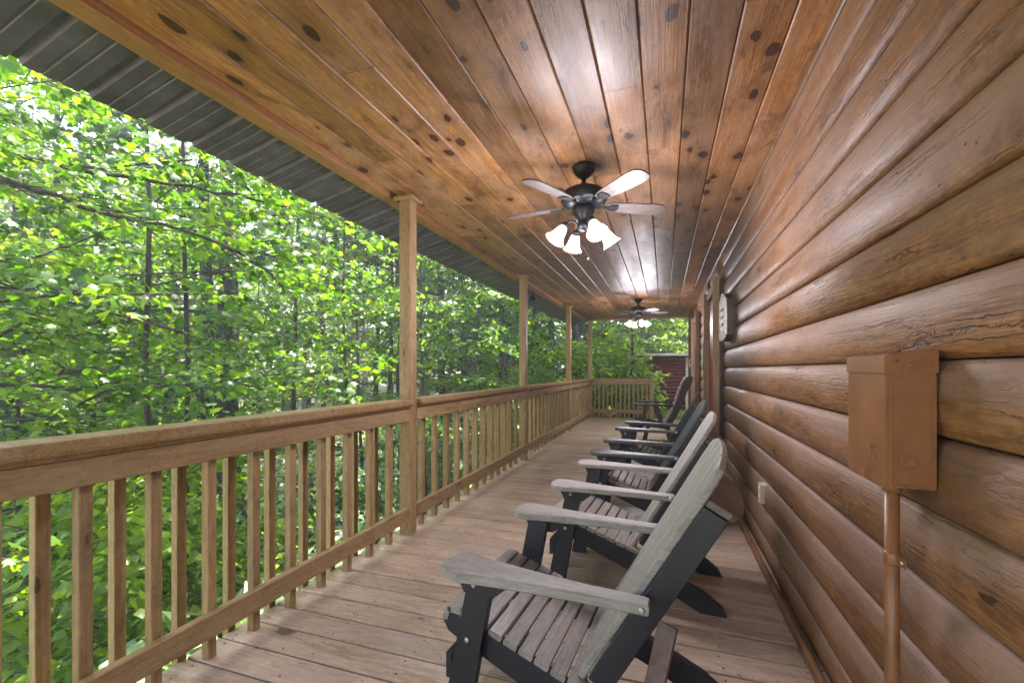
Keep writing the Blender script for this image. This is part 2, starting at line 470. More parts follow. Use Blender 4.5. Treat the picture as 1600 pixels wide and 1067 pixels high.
M['barkpale'] = plain('pale_bark', (0.22, 0.19, 0.15), 0.85, noise_amt=0.45, nscale=9, bump=0.4, bscale=40)
t = NT('forest_floor')
tc = t.n('TexCoord')
n1 = t.noise(tc.outputs['Object'], 0.5, 6, 0.7); n2 = t.noise(tc.outputs['Object'], 9.0, 6, 0.75)
c = t.ramp(n2, [(0.3, (0.11, 0.085, 0.06)), (0.5, (0.27, 0.225, 0.165)), (0.7, (0.42, 0.39, 0.31))])
c = t.mix(t.ramp(n1, [(0.42, 0.0), (0.6, 1.0)]), c, (0.06, 0.11, 0.03))
b = t.bsdf(Roughness=0.95); t.l(c, b.inputs['Base Color']); t.bump(n2, b, 0.6, 0.05)
M['ground'] = t.m
M['grassblade'] = leaf_mat('grass_blades', [(0, (0.06, 0.13, 0.02)), (1, (0.16, 0.26, 0.05))], transl=0.35)

# ------------------------------------------------------------ dimensions of the porch (metres)
X_RAIL, X_EDGE = -1.745, -1.84          # railing centre line, outer deck edge
X_SEAM, BULGE = 0.604, 0.033            # seam plane of the log siding and how far a log stands proud
PITCH, Z_SEAM0 = 0.1765, 0.134
Z_CEIL = 2.44
Y0, Y1 = -1.3, 11.25                   # porch behind the camera .. far end
POST_Y = [0.02, 2.81, 5.60, 8.51, 11.17]

# ------------------------------------------------------------ ground
def ground_z(x, y):
    x = np.asarray(x, float); y = np.asarray(y, float)
    d = np.clip(-x - 2.2, 0, None)
    drop = 0.9 + 0.42 * np.minimum(d, 13) - 0.10 * np.clip(d - 16, 0, 14) - 0.32 * np.clip(d - 30, 0, 60)
    k = np.clip((y - 11.5) / 9.0, 0, 1); k = k * k * (3 - 2 * k)
    drop = drop * (1 - 0.62 * k)
    side = np.clip((-x - 0.2) / 2.0, 0, 1); side = side * side * (3 - 2 * side)
    z = -0.18 - drop * side
    z = z + 0.10 * np.clip(y - 32, 0, 80) + 0.05 * np.clip(-y - 20, 0, 60)
    z = z + 0.08 * np.sin(x * 0.9 + 1.3) * np.cos(y * 0.7) * np.clip(d / 3, 0, 1)
    return z

def grid_axis():
    a = np.concatenate([np.linspace(0, 30, 61), np.linspace(32, 200, 40)])
    return np.concatenate([-a[::-1][:-1], a])
ax = grid_axis(); ay = grid_axis() + 6
GX, GY = np.meshgrid(ax, ay)
GZ = ground_z(GX, GY)
nx, ny = len(ax), len(ay)
gv = np.stack([GX.ravel(), GY.ravel(), GZ.ravel()], 1)
idx = np.arange(nx * ny).reshape(ny, nx)
gf = np.stack([idx[:-1, :-1].ravel(), idx[:-1, 1:].ravel(), idx[1:, 1:].ravel(), idx[1:, :-1].ravel()], 1)
me = bpy.data.meshes.new("ground"); me.from_pydata(gv.tolist(), [], gf.tolist()); me.update()
for p in me.polygons: p.use_smooth = True
tag(put("ground", me, M['ground']), kind='structure')

# ------------------------------------------------------------ deck
deck = empty("porch_deck", (0, 0, 0), kind='structure')
yb, BP = 1.45 - 0.148 * 19, 0.148
k = 0
while yb < 11.2:
    gap = 0.014 if abs(yb - 7.78) < 0.08 else 0.008
    w = BP - gap
    put("deck_board", board_mesh(0.60 - X_EDGE, round(w, 4), 0.036, M['deck'], 0.004), None, deck,
        (X_EDGE + rnd.uniform(-0.006, 0.004), yb + BP / 2, -0.018 + rnd.uniform(-0.0015, 0.0008)), (0, 0, R(rnd.uniform(-0.05, 0.05))))
    yb += BP; k += 1
MB().box((X_EDGE + 0.004, -1.4, -0.26), (X_EDGE + 0.042, 11.2, -0.038)).build("rim_joist", M['joist'], deck)
for yy in (0.5, 3.0, 5.6, 8.2, 10.8):
    MB().box((X_EDGE + 0.06, yy, -3.2), (X_EDGE + 0.2, yy + 0.14, -0.045)).build("support_post", M['joist'], deck)
for i in range(6):
    xx = -1.4 + i * 0.4
    MB().box((xx, -1.4, -0.24), (xx + 0.038, 11.2, -0.04)).build("joist", M['joist'], deck)
MB().box((X_EDGE + 0.0, 11.21, -0.22), (0.6, 11.25, -0.005)).build("end_board", M['joist'], deck)

m = MB()
yb = 1.45 - 0.148 * 19
while yb < 9:
    for xx in (-1.78, -1.38, -0.98, -0.58, -0.18, 0.22, 0.53):
        for dy in (0.035, 0.113):
            cx, cyy = xx + rnd.uniform(-0.012, 0.012), yb + dy + rnd.uniform(-0.006, 0.006)
            m.add([(cx + 0.0045 * math.cos(a), cyy + 0.0045 * math.sin(a), 0.0022) for a in [q * math.pi / 3 for q in range(6)]], [(0, 1, 2, 3, 4, 5)])
    yb += BP
tag(m.build("screw_heads", plain('rusty_screw', (0.06, 0.04, 0.03), 0.5, 0.5), deck), kind='stuff')

# ------------------------------------------------------------ posts
def make_post(y, label):
    p = empty("porch_post", (X_RAIL, y, 0), label, "post", "square posts holding up the porch roof")
    put("shaft", board_mesh(2.395, 0.09, 0.09, M['rail'], 0.005), None, p, (0, 0, 0), UPRIGHT)
    for s in (-1, 1):
        MB().box((-0.075, s * 0.0465 - 0.012 + s * 0.011, 2.375), (0.075, s * 0.0465 + 0.012 + s * 0.011, 2.397)).build("cap_trim", M['rail'], p)
    MB().box((0.0465, -0.045, 2.375), (0.071, 0.045, 2.397)).build("cap_trim", M['rail'], p)
    return p
pl = ["square porch post at the near end of the railing, left of the picture", "nearest full height post in view, closest to the camera and widest in the picture",
      "second square post in view, between the second and third railing sections", "third square post in view, behind the second one along the railing",
      "farthest corner post where the side railing meets the short end railing"]
for y, l in zip(POST_Y, pl): make_post(y, l)

# ------------------------------------------------------------ railings
cap_sec = [(-0.075, 0.925), (0.055, 0.925), (0.062, 0.913), (0.076, 0.921), (0.080, 0.932), (0.080, 0.958), (0.076, 0.962), (-0.071, 0.962), (-0.075, 0.958)]
def side_railing(ya, yb, label):
    g = empty("porch_railing", (X_RAIL, ya, 0), label, "railing", "sections of wooden porch railing")
    L = yb - ya
    m = MB().prism(cap_sec, 0, L, 'Y'); m.build("cap_rail", M['rail'], g)
    MB().prism([(0.026, 0.900), (0.050, 0.900), (0.056, 0.911), (0.052, 0.9235), (0.026, 0.9235)], 0.002, L - 0.002, 'Y').build("moulding", M['rail'], g)
    put("top_rail", board_mesh(L - 0.004, 0.089, 0.036, M['rail'], 0.004), None, g, (0.026, 0.002, 0.8545), ALONG_Y_EDGE)
    put("bottom_rail", board_mesh(L - 0.004, 0.095, 0.036, M['rail'], 0.004), None, g, (0.026, 0.002, 0.153), ALONG_Y_EDGE)
    n = int((L - 0.1) / 0.21)
    y = 0.08 if ya > 0.3 else 0.08
    off = (1.333 - ya) % 0.21
    y = off if off > 0.05 else off + 0.21
    while y < L - 0.04:
        put("baluster", board_mesh(0.922, 0.038, 0.038, M['rail'], 0.003), None, g, (-0.014, y, 0.001), (0, R(-90), R(rnd.uniform(-1.5, 1.5))))
        y += 0.21
    y = off if off > 0.1 else off + 0.21
    while y < L - 0.03:
        shift = 0.056 - 0.036 * min(1, max(0, (ya + y - 1.2) / 0.7))
        put("baluster", board_mesh(1.08, 0.038, 0.038, M['rail'], 0.003), None, g, (-0.116, y - shift, -0.16), (0, R(-90), R(rnd.uniform(-1.5, 1.5))))
        y += 0.21
    put("outer_rail", board_mesh(L - 0.004, 0.089, 0.036, M['rail'], 0.004), None, g, (-0.075 + 0.01, 0.002, 0.875), ALONG_Y_EDGE)
    return g
rl = ["nearest section of railing, filling the lower left of the picture", "second section of railing, between the first and second posts in view",
      "third section of railing, between the second and third posts in view", "last section of side railing before the far corner post"]
for i in range(4):
    side_railing(POST_Y[i] + 0.047, POST_Y[i + 1] - 0.047, rl[i])
# end railing
g = empty("porch_railing", (-1.69, 11.17, 0), "short end railing across the far end of the porch", "railing", "sections of wooden porch railing")
LE = 1.36
MB().prism([(a, b) for a, b in [(-0.07, 0.925), (0.07, 0.925), (0.07, 0.962), (-0.07, 0.962)]], 0, LE, 'X').build("cap_rail", M['rail'], g)
put("top_rail", board_mesh(LE, 0.1, 0.036, M['rail'], 0.004), None, g, (0, -0.03, 0.872), ALONG_X_EDGE)
put("bottom_rail", board_mesh(LE, 0.09, 0.036, M['rail'], 0.004), None, g, (0, -0.03, 0.17), ALONG_X_EDGE)
for i in range(13):
    put("baluster", board_mesh(0.92, 0.038, 0.038, M['rail'], 0.003), None, g, (0.06 + i * 0.103, 0.008, 0.001), UPRIGHT)
nw = empty("newel_post", (-0.285, 11.17, 0), "short newel post with pointed cap at the open end of the far railing", "post")
put("shaft", board_mesh(1.02, 0.09, 0.09, M['rail'], 0.005), None, nw, (0, 0, 0), UPRIGHT)
MB().prism(cham(0.115, 0.115, 0.004), 1.021, 1.04, 'Z').build("cap", M['rail'], nw)
MB().add([(-.045,-.045,1.041),(.045,-.045,1.041),(.045,.045,1.041),(-.045,.045,1.041),(0,0,1.10)], [(3,2,1,0),(0,1,4),(1,2,4),(2,3,4),(3,0,4)]).build("finial", M['rail'], nw)

# ------------------------------------------------------------ ceiling
ceil = empty("porch_ceiling", (0, 0, Z_CEIL), kind='structure')
PW = 0.177
xs = [0.087 + PW * j for j in range(-11, 3)]
for j, x in enumerate(xs):
    x0 = max(x, -1.85); x1 = min(x + PW, 0.60)
    if x1 - x0 < 0.02: continue
    y = Y0 - rnd.uniform(0, 2.4)
    while y < 11.3:
        L = rnd.choice([2.4, 3.05, 3.66, 4.2])
        ya, yb = max(y, Y0), min(y + L, 11.3)
        if yb - ya > 0.05:
            w = x1 - x0
            # tongue and groove board: face with V edges, open joint between neighbours
            put("ceiling_plank", board_mesh(round(yb - ya - 0.002, 3), round(w - 0.0035, 4), 0.018, M['ceiling'], 0.0055), None, ceil,
                ((x0 + x1) / 2, ya, 0.009 + rnd.uniform(0, 0.0012)), ALONG_Y_FLAT)
        y += L
MB().box((-1.95, Y0, 0.019), (0.64, 11.3, 0.03)).build("backing", M['darktrim'], ceil)
put("edge_moulding", board_mesh(12.5, 0.03, 0.026, M['ceiling'], 0.006), None, ceil, (0.585, Y0, -0.013), ALONG_Y_EDGE)
beam = empty("porch_beam", (-1.9, 0, 2.4), "long orange brown fascia board under the edge of the porch roof", "beam")
put("fascia", board_mesh(12.6, 0.10, 0.09, M['trim'], 0.004), None, beam, (0.0, Y0, 0.045), ALONG_Y_FLAT)
put("end_fascia", board_mesh(2.43, 0.09, 0.036, M['trim'], 0.004), None, beam, (0.055, 11.32, 0.045), ALONG_X_EDGE)

# ------------------------------------------------------------ metal roof
roof = empty("metal_roof", (-1.95, 0, 2.5), "dark green grey ribbed metal roof overhanging the porch", "roof")
def roof_panel(y, w=0.914):
    sl = Vector((1, 0, 0.25)).normalized()
    prof = []
    for q in range(4):
        c0 = q * w / 4
        prof += [(c0, 0.0), (c0 + 0.012, 0.019), (c0 + 0.034, 0.019), (c0 + 0.046, 0.0),
                 (c0 + 0.095, 0.0), (c0 + 0.099, 0.004), (c0 + 0.107, 0.004), (c0 + 0.111, 0.0),
                 (c0 + 0.155, 0.0), (c0 + 0.159, 0.004), (c0 + 0.167, 0.004), (c0 + 0.171, 0.0)]
    prof.append((w - 0.001, 0.0))
    m = MB(); n = len(prof)
    xa, xb = -0.47, 6.5
    za, zb = xa * 0.25, xb * 0.25
    vs = []
    for x, z in ((xa, za), (xb, zb)):
        for dz in (0.0, 0.0025):
            vs += [(x, y + a, z + h + dz) for a, h in prof]
    fs = []
    for i in range(n - 1):
        fs.append((i, i + 1, 2 * n + i + 1, 2 * n + i))
        fs.append((n + i + 1, n + i, 3 * n + i, 3 * n + i + 1))
        fs.append((i + 1, i, n + i, n + i + 1))
        fs.append((2 * n + i, 2 * n + i + 1, 3 * n + i + 1, 3 * n + i))
    m.add(vs, fs)
    return m.build("roof_panel", M['metalroof'], roof, (0, 0, -0.002))
y = Y0 - 0.2
while y < 11.5:
    roof_panel(y); y += 0.914

# ------------------------------------------------------------ log wall
wall = empty("log_wall", (X_SEAM, 0, 0), "glossy brown log siding wall along the right side of the porch", "wall")
def log_sec(h, bulge):
    pts = [(0.012, 0.0015)]
    n = 13
    for i in range(n):
        a = math.pi * i / (n - 1)
        z = h / 2 - (h / 2 - 0.0015) * math.cos(a)
        x = -bulge * (math.sin(a) ** 0.66) if 0 < i < n - 1 else 0.0
        pts.append((x, z))
    pts.append((0.012, h - 0.0015))
    return pts
def log_mesh(L, h):
    k = ('log', round(L, 3), round(h, 3))
    if k not in _bc:
        sec = log_sec(h, BULGE * (1 if h > 0.15 else 0.85))
        m = MB()
        # swept along local X (grain direction); section (y, z): y = -bulge outwards
        n = len(sec)
        base = 0
        m.v = [(0, a, b) for a, b in sec] + [(L, a, b) for a, b in sec]
        for i in range(n):
            j = (i + 1) % n
            m.f.append([i, n + i, n + j, j]); m.sm.append(0 < i < n - 2)
        m.f.append(list(range(n))); m.sm.append(False)
        m.f.append([2 * n - 1 - i for i in range(n)]); m.sm.append(False)
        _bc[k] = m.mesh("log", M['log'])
    return _bc[k]
def add_logs(ya, yb, z_lo=0.0, z_hi=2.43, joints=True):
    zs = [0.0] + [Z_SEAM0 + PITCH * i for i in range(14)]
    for i in range(len(zs) - 1):
        z0, z1 = zs[i], zs[i + 1]
        if z1 > z_hi + 0.02: z1 = z_hi
        if z1 - z0 < 0.03 or z0 < z_lo - 0.01: continue
        y = ya
        first = True
        while y < yb - 0.001:
            jt = {3: 5.0, 5: 4.1, 8: 2.22}
            L = (jt[i] if i in jt else 9.0) if (joints and first) else 9.0
            first = False
            if not joints or y + L > yb - 0.35: L = yb - y
            # local X -> world +Y ; local Y -> world +X (so mirror): rotate z by 90 gives local Y -> -X, hence outward bulge must be +y
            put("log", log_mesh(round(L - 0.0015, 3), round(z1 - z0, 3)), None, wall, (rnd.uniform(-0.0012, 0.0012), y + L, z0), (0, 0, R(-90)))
            y += L
# local frame after Rz(-90): local X -> world -Y, local Y -> world +X (bulge at negative y -> world -X, towards the porch)
DOOR_A, DOOR_B = 5.16, 6.42
WIN_A, WIN_B = 8.05, 9.35
add_logs(Y0, DOOR_A)
add_logs(DOOR_A, DOOR_B, z_lo=Z_SEAM0 + PITCH * 11, joints=False)
add_logs(DOOR_B, WIN_A, joints=False)
add_logs(WIN_A, WIN_B, z_lo=Z_SEAM0 + PITCH * 11, joints=False)
add_logs(WIN_B, 11.1, joints=False)
# sheathing behind, with openings
bk = MB()
bk.box((0.014, Y0, -0.2), (0.10, DOOR_A, 2.55)); bk.build("sheathing", M['darktrim'], wall)
for a, b2, z0 in ((DOOR_A, DOOR_B, 2.06), (DOOR_B, WIN_A, -0.2), (WIN_A, WIN_B, 2.06), (WIN_B, 11.1, -0.2)):
    MB().box((0.014, a + 0.001, z0), (0.10, b2, 2.55)).build("sheathing", M['darktrim'], wall)
MB().box((0.101, Y0, -0.2), (0.13, 11.1, 2.55)).build("inner_wall", M['darktrim'], wall)
MB().box((0.131, 11.0, -0.4), (6.5, 11.1, 2.7)).build("end_wall", M['redsiding'], wall)
MB().box((0.131, Y0, -0.4), (6.5, Y0 + 0.1, 2.7)).build("end_wall", M['redsiding'], wall)
# base strip on the deck along the wall
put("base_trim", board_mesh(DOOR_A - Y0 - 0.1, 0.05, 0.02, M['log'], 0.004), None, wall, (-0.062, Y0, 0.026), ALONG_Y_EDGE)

# front door with its trim
def opening(ya, yb, zt, is_door):
    for yy, nm in ((ya, 0), (yb - 0.1, 1)):
        put("door_trim", board_mesh(zt + 0.1, 0.10, 0.026, M['doortrim'], 0.003), None, wall, (-0.066, yy + 0.05, 0.0), (R(90), R(-90), 0))
        MB().box((-0.0525, yy + 0.004, 0.0), (0.0, yy + 0.096, zt + 0.08)).build("door_casing", M['darktrim'], wall)
    MB().box((-0.079, ya + 0.101, zt - 0.002), (-0.053, yb - 0.101, zt + 0.098)).build("door_trim", M['doortrim'], wall)
opening(DOOR_A, DOOR_B, 2.06, True)
door = MB().box((-0.0515, DOOR_A + 0.117, 0.02), (-0.012, DOOR_B - 0.118, 2.04)).build("door", M['red'], wall)
for zz in (0.22, 0.95, 1.3):
    hgt = 0.6 if zz != 0.95 else 0.25
    MB().box((-0.060, DOOR_A + 0.28, zz), (-0.052, DOOR_B - 0.28, zz + hgt)).build("door_panel", M['red'], door)
MB().lathe([(0.012, 0), (0.03, 0.02), (0.03, 0.045), (0.01, 0.055)], 12, M=Matrix.Translation((-0.0516, DOOR_A + 0.2, 1.0)) @ Matrix.Rotation(R(-90), 4, 'Y')).build("door_handle", M['bolt'], door)
MB().box((-0.05, DOOR_A + 0.101, 0.0), (0.1, DOOR_B - 0.101, 0.018)).build("threshold", M['doortrim'], wall)
for yy in (DOOR_A + 0.101, DOOR_B - 0.116):
    MB().box((-0.05, yy, 0.02), (0.044, yy + 0.014, 2.05)).build("jamb", M['brownpost'], wall)
opening(WIN_A, WIN_B, 2.06, False)
w2 = MB().box((0.02, WIN_A + 0.101, 0.02), (0.05, WIN_B - 0.101, 2.05)).build("side_door", M['brownpost'], wall)
gl = plain('door_glass', (0.05, 0.06, 0.06), 0.05, noise_amt=0.1, bump=0)
MB().box((0.012, WIN_A + 0.25, 0.3), (0.019, WIN_B - 0.25, 1.9)).build("pane", gl, w2)
# corner post at the far end with its keypad
cp = empty("corner_post", (0.60, 11.17, 0), "reddish brown corner post at the far end of the log wall", "post")
put("shaft", board_mesh(2.42, 0.16, 0.14, M['brownpost'], 0.005), None, cp, (0, 0, -0.0), (0, R(-90), 0))
kp = empty("keypad_box", (0.585, 11.098, 1.33), "small pale keypad box on the brown corner post", "keypad")
MB().prism(cham(0.1, 0.17, 0.012), -0.03, 0, 'Y').build("housing", M['ivory'], kp)
MB().prism(cham(0.06, 0.06, 0.012), -0.034, -0.0302, 'Y', M=Matrix.Translation((0, 0, 0.02))).build("dial", M['iron'], kp)

# ------------------------------------------------------------ things on the wall
XF = X_SEAM - BULGE     # proud face of the logs
# electrical box
eb = empty("electrical_box", (0.567, 1.235, 0.905), "brown painted electrical box with conduit on the log wall", "electrical box")
xl, xr = -0.093, 0.01
MB().box((xl + 0.0055, 0.0, 0.0), (xr - 0.01, 0.21, 0.268)).build("enclosure", M['paintbox'], eb)
# front cover with turned edges
m = MB(); m.box((xl, -0.003, -0.004), (xl + 0.005, 0.213, 0.27)); m.box((xl + 0.0052, -0.003, -0.004), (xl + 0.014, 0.002, 0.27)); m.build("cover", M['paintbox'], eb)
# top hood overlapping
m = MB(); m.prism([(xl - 0.003, 0.258), (xl - 0.003, 0.297), (xl + 0.004, 0.302), (xr - 0.008, 0.309), (xr - 0.008, 0.258)], -0.0055, 0.2155, 'Y'); m.build("hood", M['paintbox'], eb)
for (dx, dz) in ((0.016, 0.285), (0.045, 0.276), (0.078, 0.276)):
    MB().lathe([(0.0052, 0), (0.005, 0.0022), (0.003, 0.0035)], 10, M=Matrix.Translation((xl + dx, -0.0055, dz)) @ Matrix.Rotation(R(90), 4, 'X')).build("screw", M['paintbox'], eb)
for (dx, dz) in ((0.022, 0.248), (0.012, 0.012), (0.045, 0.012)):
    MB().lathe([(0.003, 0), (0.003, 0.002), (0.0018, 0.003)], 10, M=Matrix.Translation((xl + dx, -0.0005, dz)) @ Matrix.Rotation(R(90), 4, 'X')).build("screw", M['paintbox'], eb)
def torus(m, r, rr, Mx, n=24, k=6):
    b = len(m.v)
    for i in range(n):
        a = 2 * math.pi * i / n
        for j in range(k):
            c = 2 * math.pi * j / k
            p = Vector(((r + rr * math.cos(c)) * math.cos(a), (r + rr * math.cos(c)) * math.sin(a), rr * math.sin(c)))
            m.v.append(tuple(Mx @ p))
    for i in range(n):
        for j in range(k):
            m.f.append([b + i*k + j, b + ((i+1) % n)*k + j, b + ((i+1) % n)*k + (j+1) % k, b + i*k + (j+1) % k]); m.sm.append(True)
KM = Matrix.Translation((xl + 0.048, 0.0, 0.058)) @ Matrix.Rotation(R(90), 4, 'X')
for r_ in (0.017, 0.011):
    m = MB(); torus(m, r_, 0.0016, KM); m.build("knockout_ring", M['paintbox'], eb)
# raised border of the near side
m = MB()
m.box((xl + 0.0145, -0.0028, 0.0), (xl + 0.024, -0.0002, 0.254)); m.box((xr - 0.019, -0.0028, 0.0), (xr - 0.0102, -0.0002, 0.254)); m.box((xl + 0.0242, -0.0028, 0.0), (xr - 0.0192, -0.0002, 0.007))
m.build("side_flange", M['paintbox'], eb)
MB().box((xl - 0.006, 0.095, 0.0), (xl - 0.0005, 0.125, 0.02)).build("latch", M['paintbox'], eb)
# embossed mark on the cover
m = MB()
for rz_, segs in ((0.075, [(0, 0, 0.012, 0), (0.012, 0, 0, 0.012), (0, 0.012, 0.012, 0.012), (0.02, 0, 0.02, 0.012), (0.02, 0.012, 0.03, 0.012), (0.03, 0.012, 0.03, 0.006), (0.02, 0.006, 0.03, 0.006)]),
                  (0.055, [(0, 0, 0.012, 0), (0.012, 0, 0.012, 0.012), (0, 0.012, 0.012, 0.012), (0, 0.006, 0.012, 0.006), (0.02, 0, 0.03, 0), (0.03, 0, 0.03, 0.012), (0.02, 0.006, 0.03, 0.006)])):
    for a0, b0, a1, b1 in segs:
        m.tube([(xl - 0.0005, 0.03 + 0.03 - a0 + 0.02, rz_ + b0), (xl - 0.0005, 0.03 + 0.03 - a1 + 0.02, rz_ + b1)], 0.0011, 4)
m.build("embossed_mark", M['paintbox'], eb)
MB().tube([(-0.060, 0.05, 0.0), (-0.060, 0.05, -0.903)], 0.0145, 16).build("conduit", M['paintbox'], eb)
for zz in (-0.16, -0.50):
    MB().tube([(-0.060, 0.05, zz), (-0.060, 0.05, zz - 0.006), (-0.060, 0.05, zz - 0.026), (-0.060, 0.05, zz - 0.032)], [0.0148, 0.0172, 0.0172, 0.0148], 16).build("coupling", M['paintbox'], eb)
MB().tube([(-0.060, 0.05, 0.0), (-0.060, 0.05, -0.018)], 0.019, 16).build("connector", M['paintbox'], eb)
m = MB()
m.prism([(0.017 * math.cos(a), 0.017 * math.sin(a)) for a in [R(90 + 18 * q) for q in range(11)]] + [(0.008, -0.017), (0.008, -0.042), (0.010, -0.042), (0.010, 0.042), (0.008, 0.042), (0.008, 0.017)], -0.187, -0.167, 'Z', M=Matrix.Translation((-0.060, 0.05, 0)))
m.build("pipe_strap", M['paintbox'], eb)
for s in (-1, 1):
    MB().lathe([(0.005, 0), (0.005, 0.004), (0.003, 0.006)], 8, M=Matrix.Translation((-0.052, 0.05 + s * 0.033, -0.175)) @ Matrix.Rotation(R(-90), 4, 'Y')).build("strap_screw", M['bolt'], eb)

# outlet cover
ob = empty("outlet_cover", (XF, 3.08, 0.42), "small ivory outlet cover low on the log wall", "outlet")
MB().prism(cham(0.075, 0.118, 0.005), -0.022, 0.03, 'X').build("plate", M['ivory'], ob)
for dz in (-0.027, 0.027):
    MB().prism(cham(0.034, 0.03, 0.008), -0.0255, -0.0222, 'X', M=Matrix.Translation((0, 0, dz))).build("socket", M['ivory'], ob)

# carved welcome plaque
sg = empty("wall_plaque", (XF, 4.55, 1.65), "white fretwork plaque on a dark board beside the red door", "plaque")
ol = [(-0.21, -0.17), (-0.17, -0.2), (-0.12, -0.18), (-0.07, -0.215), (0, -0.19), (0.07, -0.215), (0.12, -0.18), (0.17, -0.2), (0.21, -0.17), (0.225, 0), (0.21, 0.15), (0.14, 0.17), (0.08, 0.2), (0, 0.225), (-0.08, 0.2), (-0.14, 0.17), (-0.21, 0.15), (-0.225, 0)]
MX = Matrix.Rotation(R(-90), 4, 'Y') @ Matrix.Rotation(R(90), 4, 'Z')
MX = Matrix(((0, 0, -1, 0), (1, 0, 0, 0), (0, 1, 0, 0), (0, 0, 0, 1)))
MB().slab(ol, -0.012, 0.055, 0.004, M=MX).build("board", M['signdark'], sg)
m = MB()
for r_ in range(2):
    f = 0.97 - 0.24 * r_
    pts = [MX @ Vector((a * f, b_ * f, 0.058)) for a, b_ in ol] 
    m.tube(pts + [pts[0]], 0.013, 5, cap=False)
for i in range(26):
    a = i / 26 * 2 * math.pi
    c = Vector((0.175 * math.cos(a), 0.16 * math.sin(a), 0))
    ring = [MX @ Vector((c.x + 0.02 * math.cos(q), c.y + 0.02 * math.sin(q), 0.06)) for q in [x * math.pi / 4 for x in range(9)]]
    m.tube(ring, 0.009, 4, cap=False)
m.build("fretwork", M['signwhite'], sg)
for i in range(4):
    MB().box((-0.07, -0.09, -0.125 + i * 0.068), (-0.056, 0.09, -0.082 + i * 0.068)).build("name_bar", M['signwhite'], sg)

# small oval mirror beyond the door
mi = empty("wall_mirror", (XF, 7.25, 1.36), "small oval plate hanging on the logs beyond the red door", "wall ornament")
el = [(0.14 * math.cos(a), 0.2 * math.sin(a)) for a in [i * math.pi / 10 for i in range(20)]]
MB().slab(el, -0.012, 0.03, 0.003, M=MX).build("frame", M['signdark'], mi)
MB().slab([(a * 0.88, b_ * 0.88) for a, b_ in el], 0.0305, 0.036, 0.002, M=MX).build("face", plain('pale_green_glaze', (0.5, 0.6, 0.45), 0.25), mi)

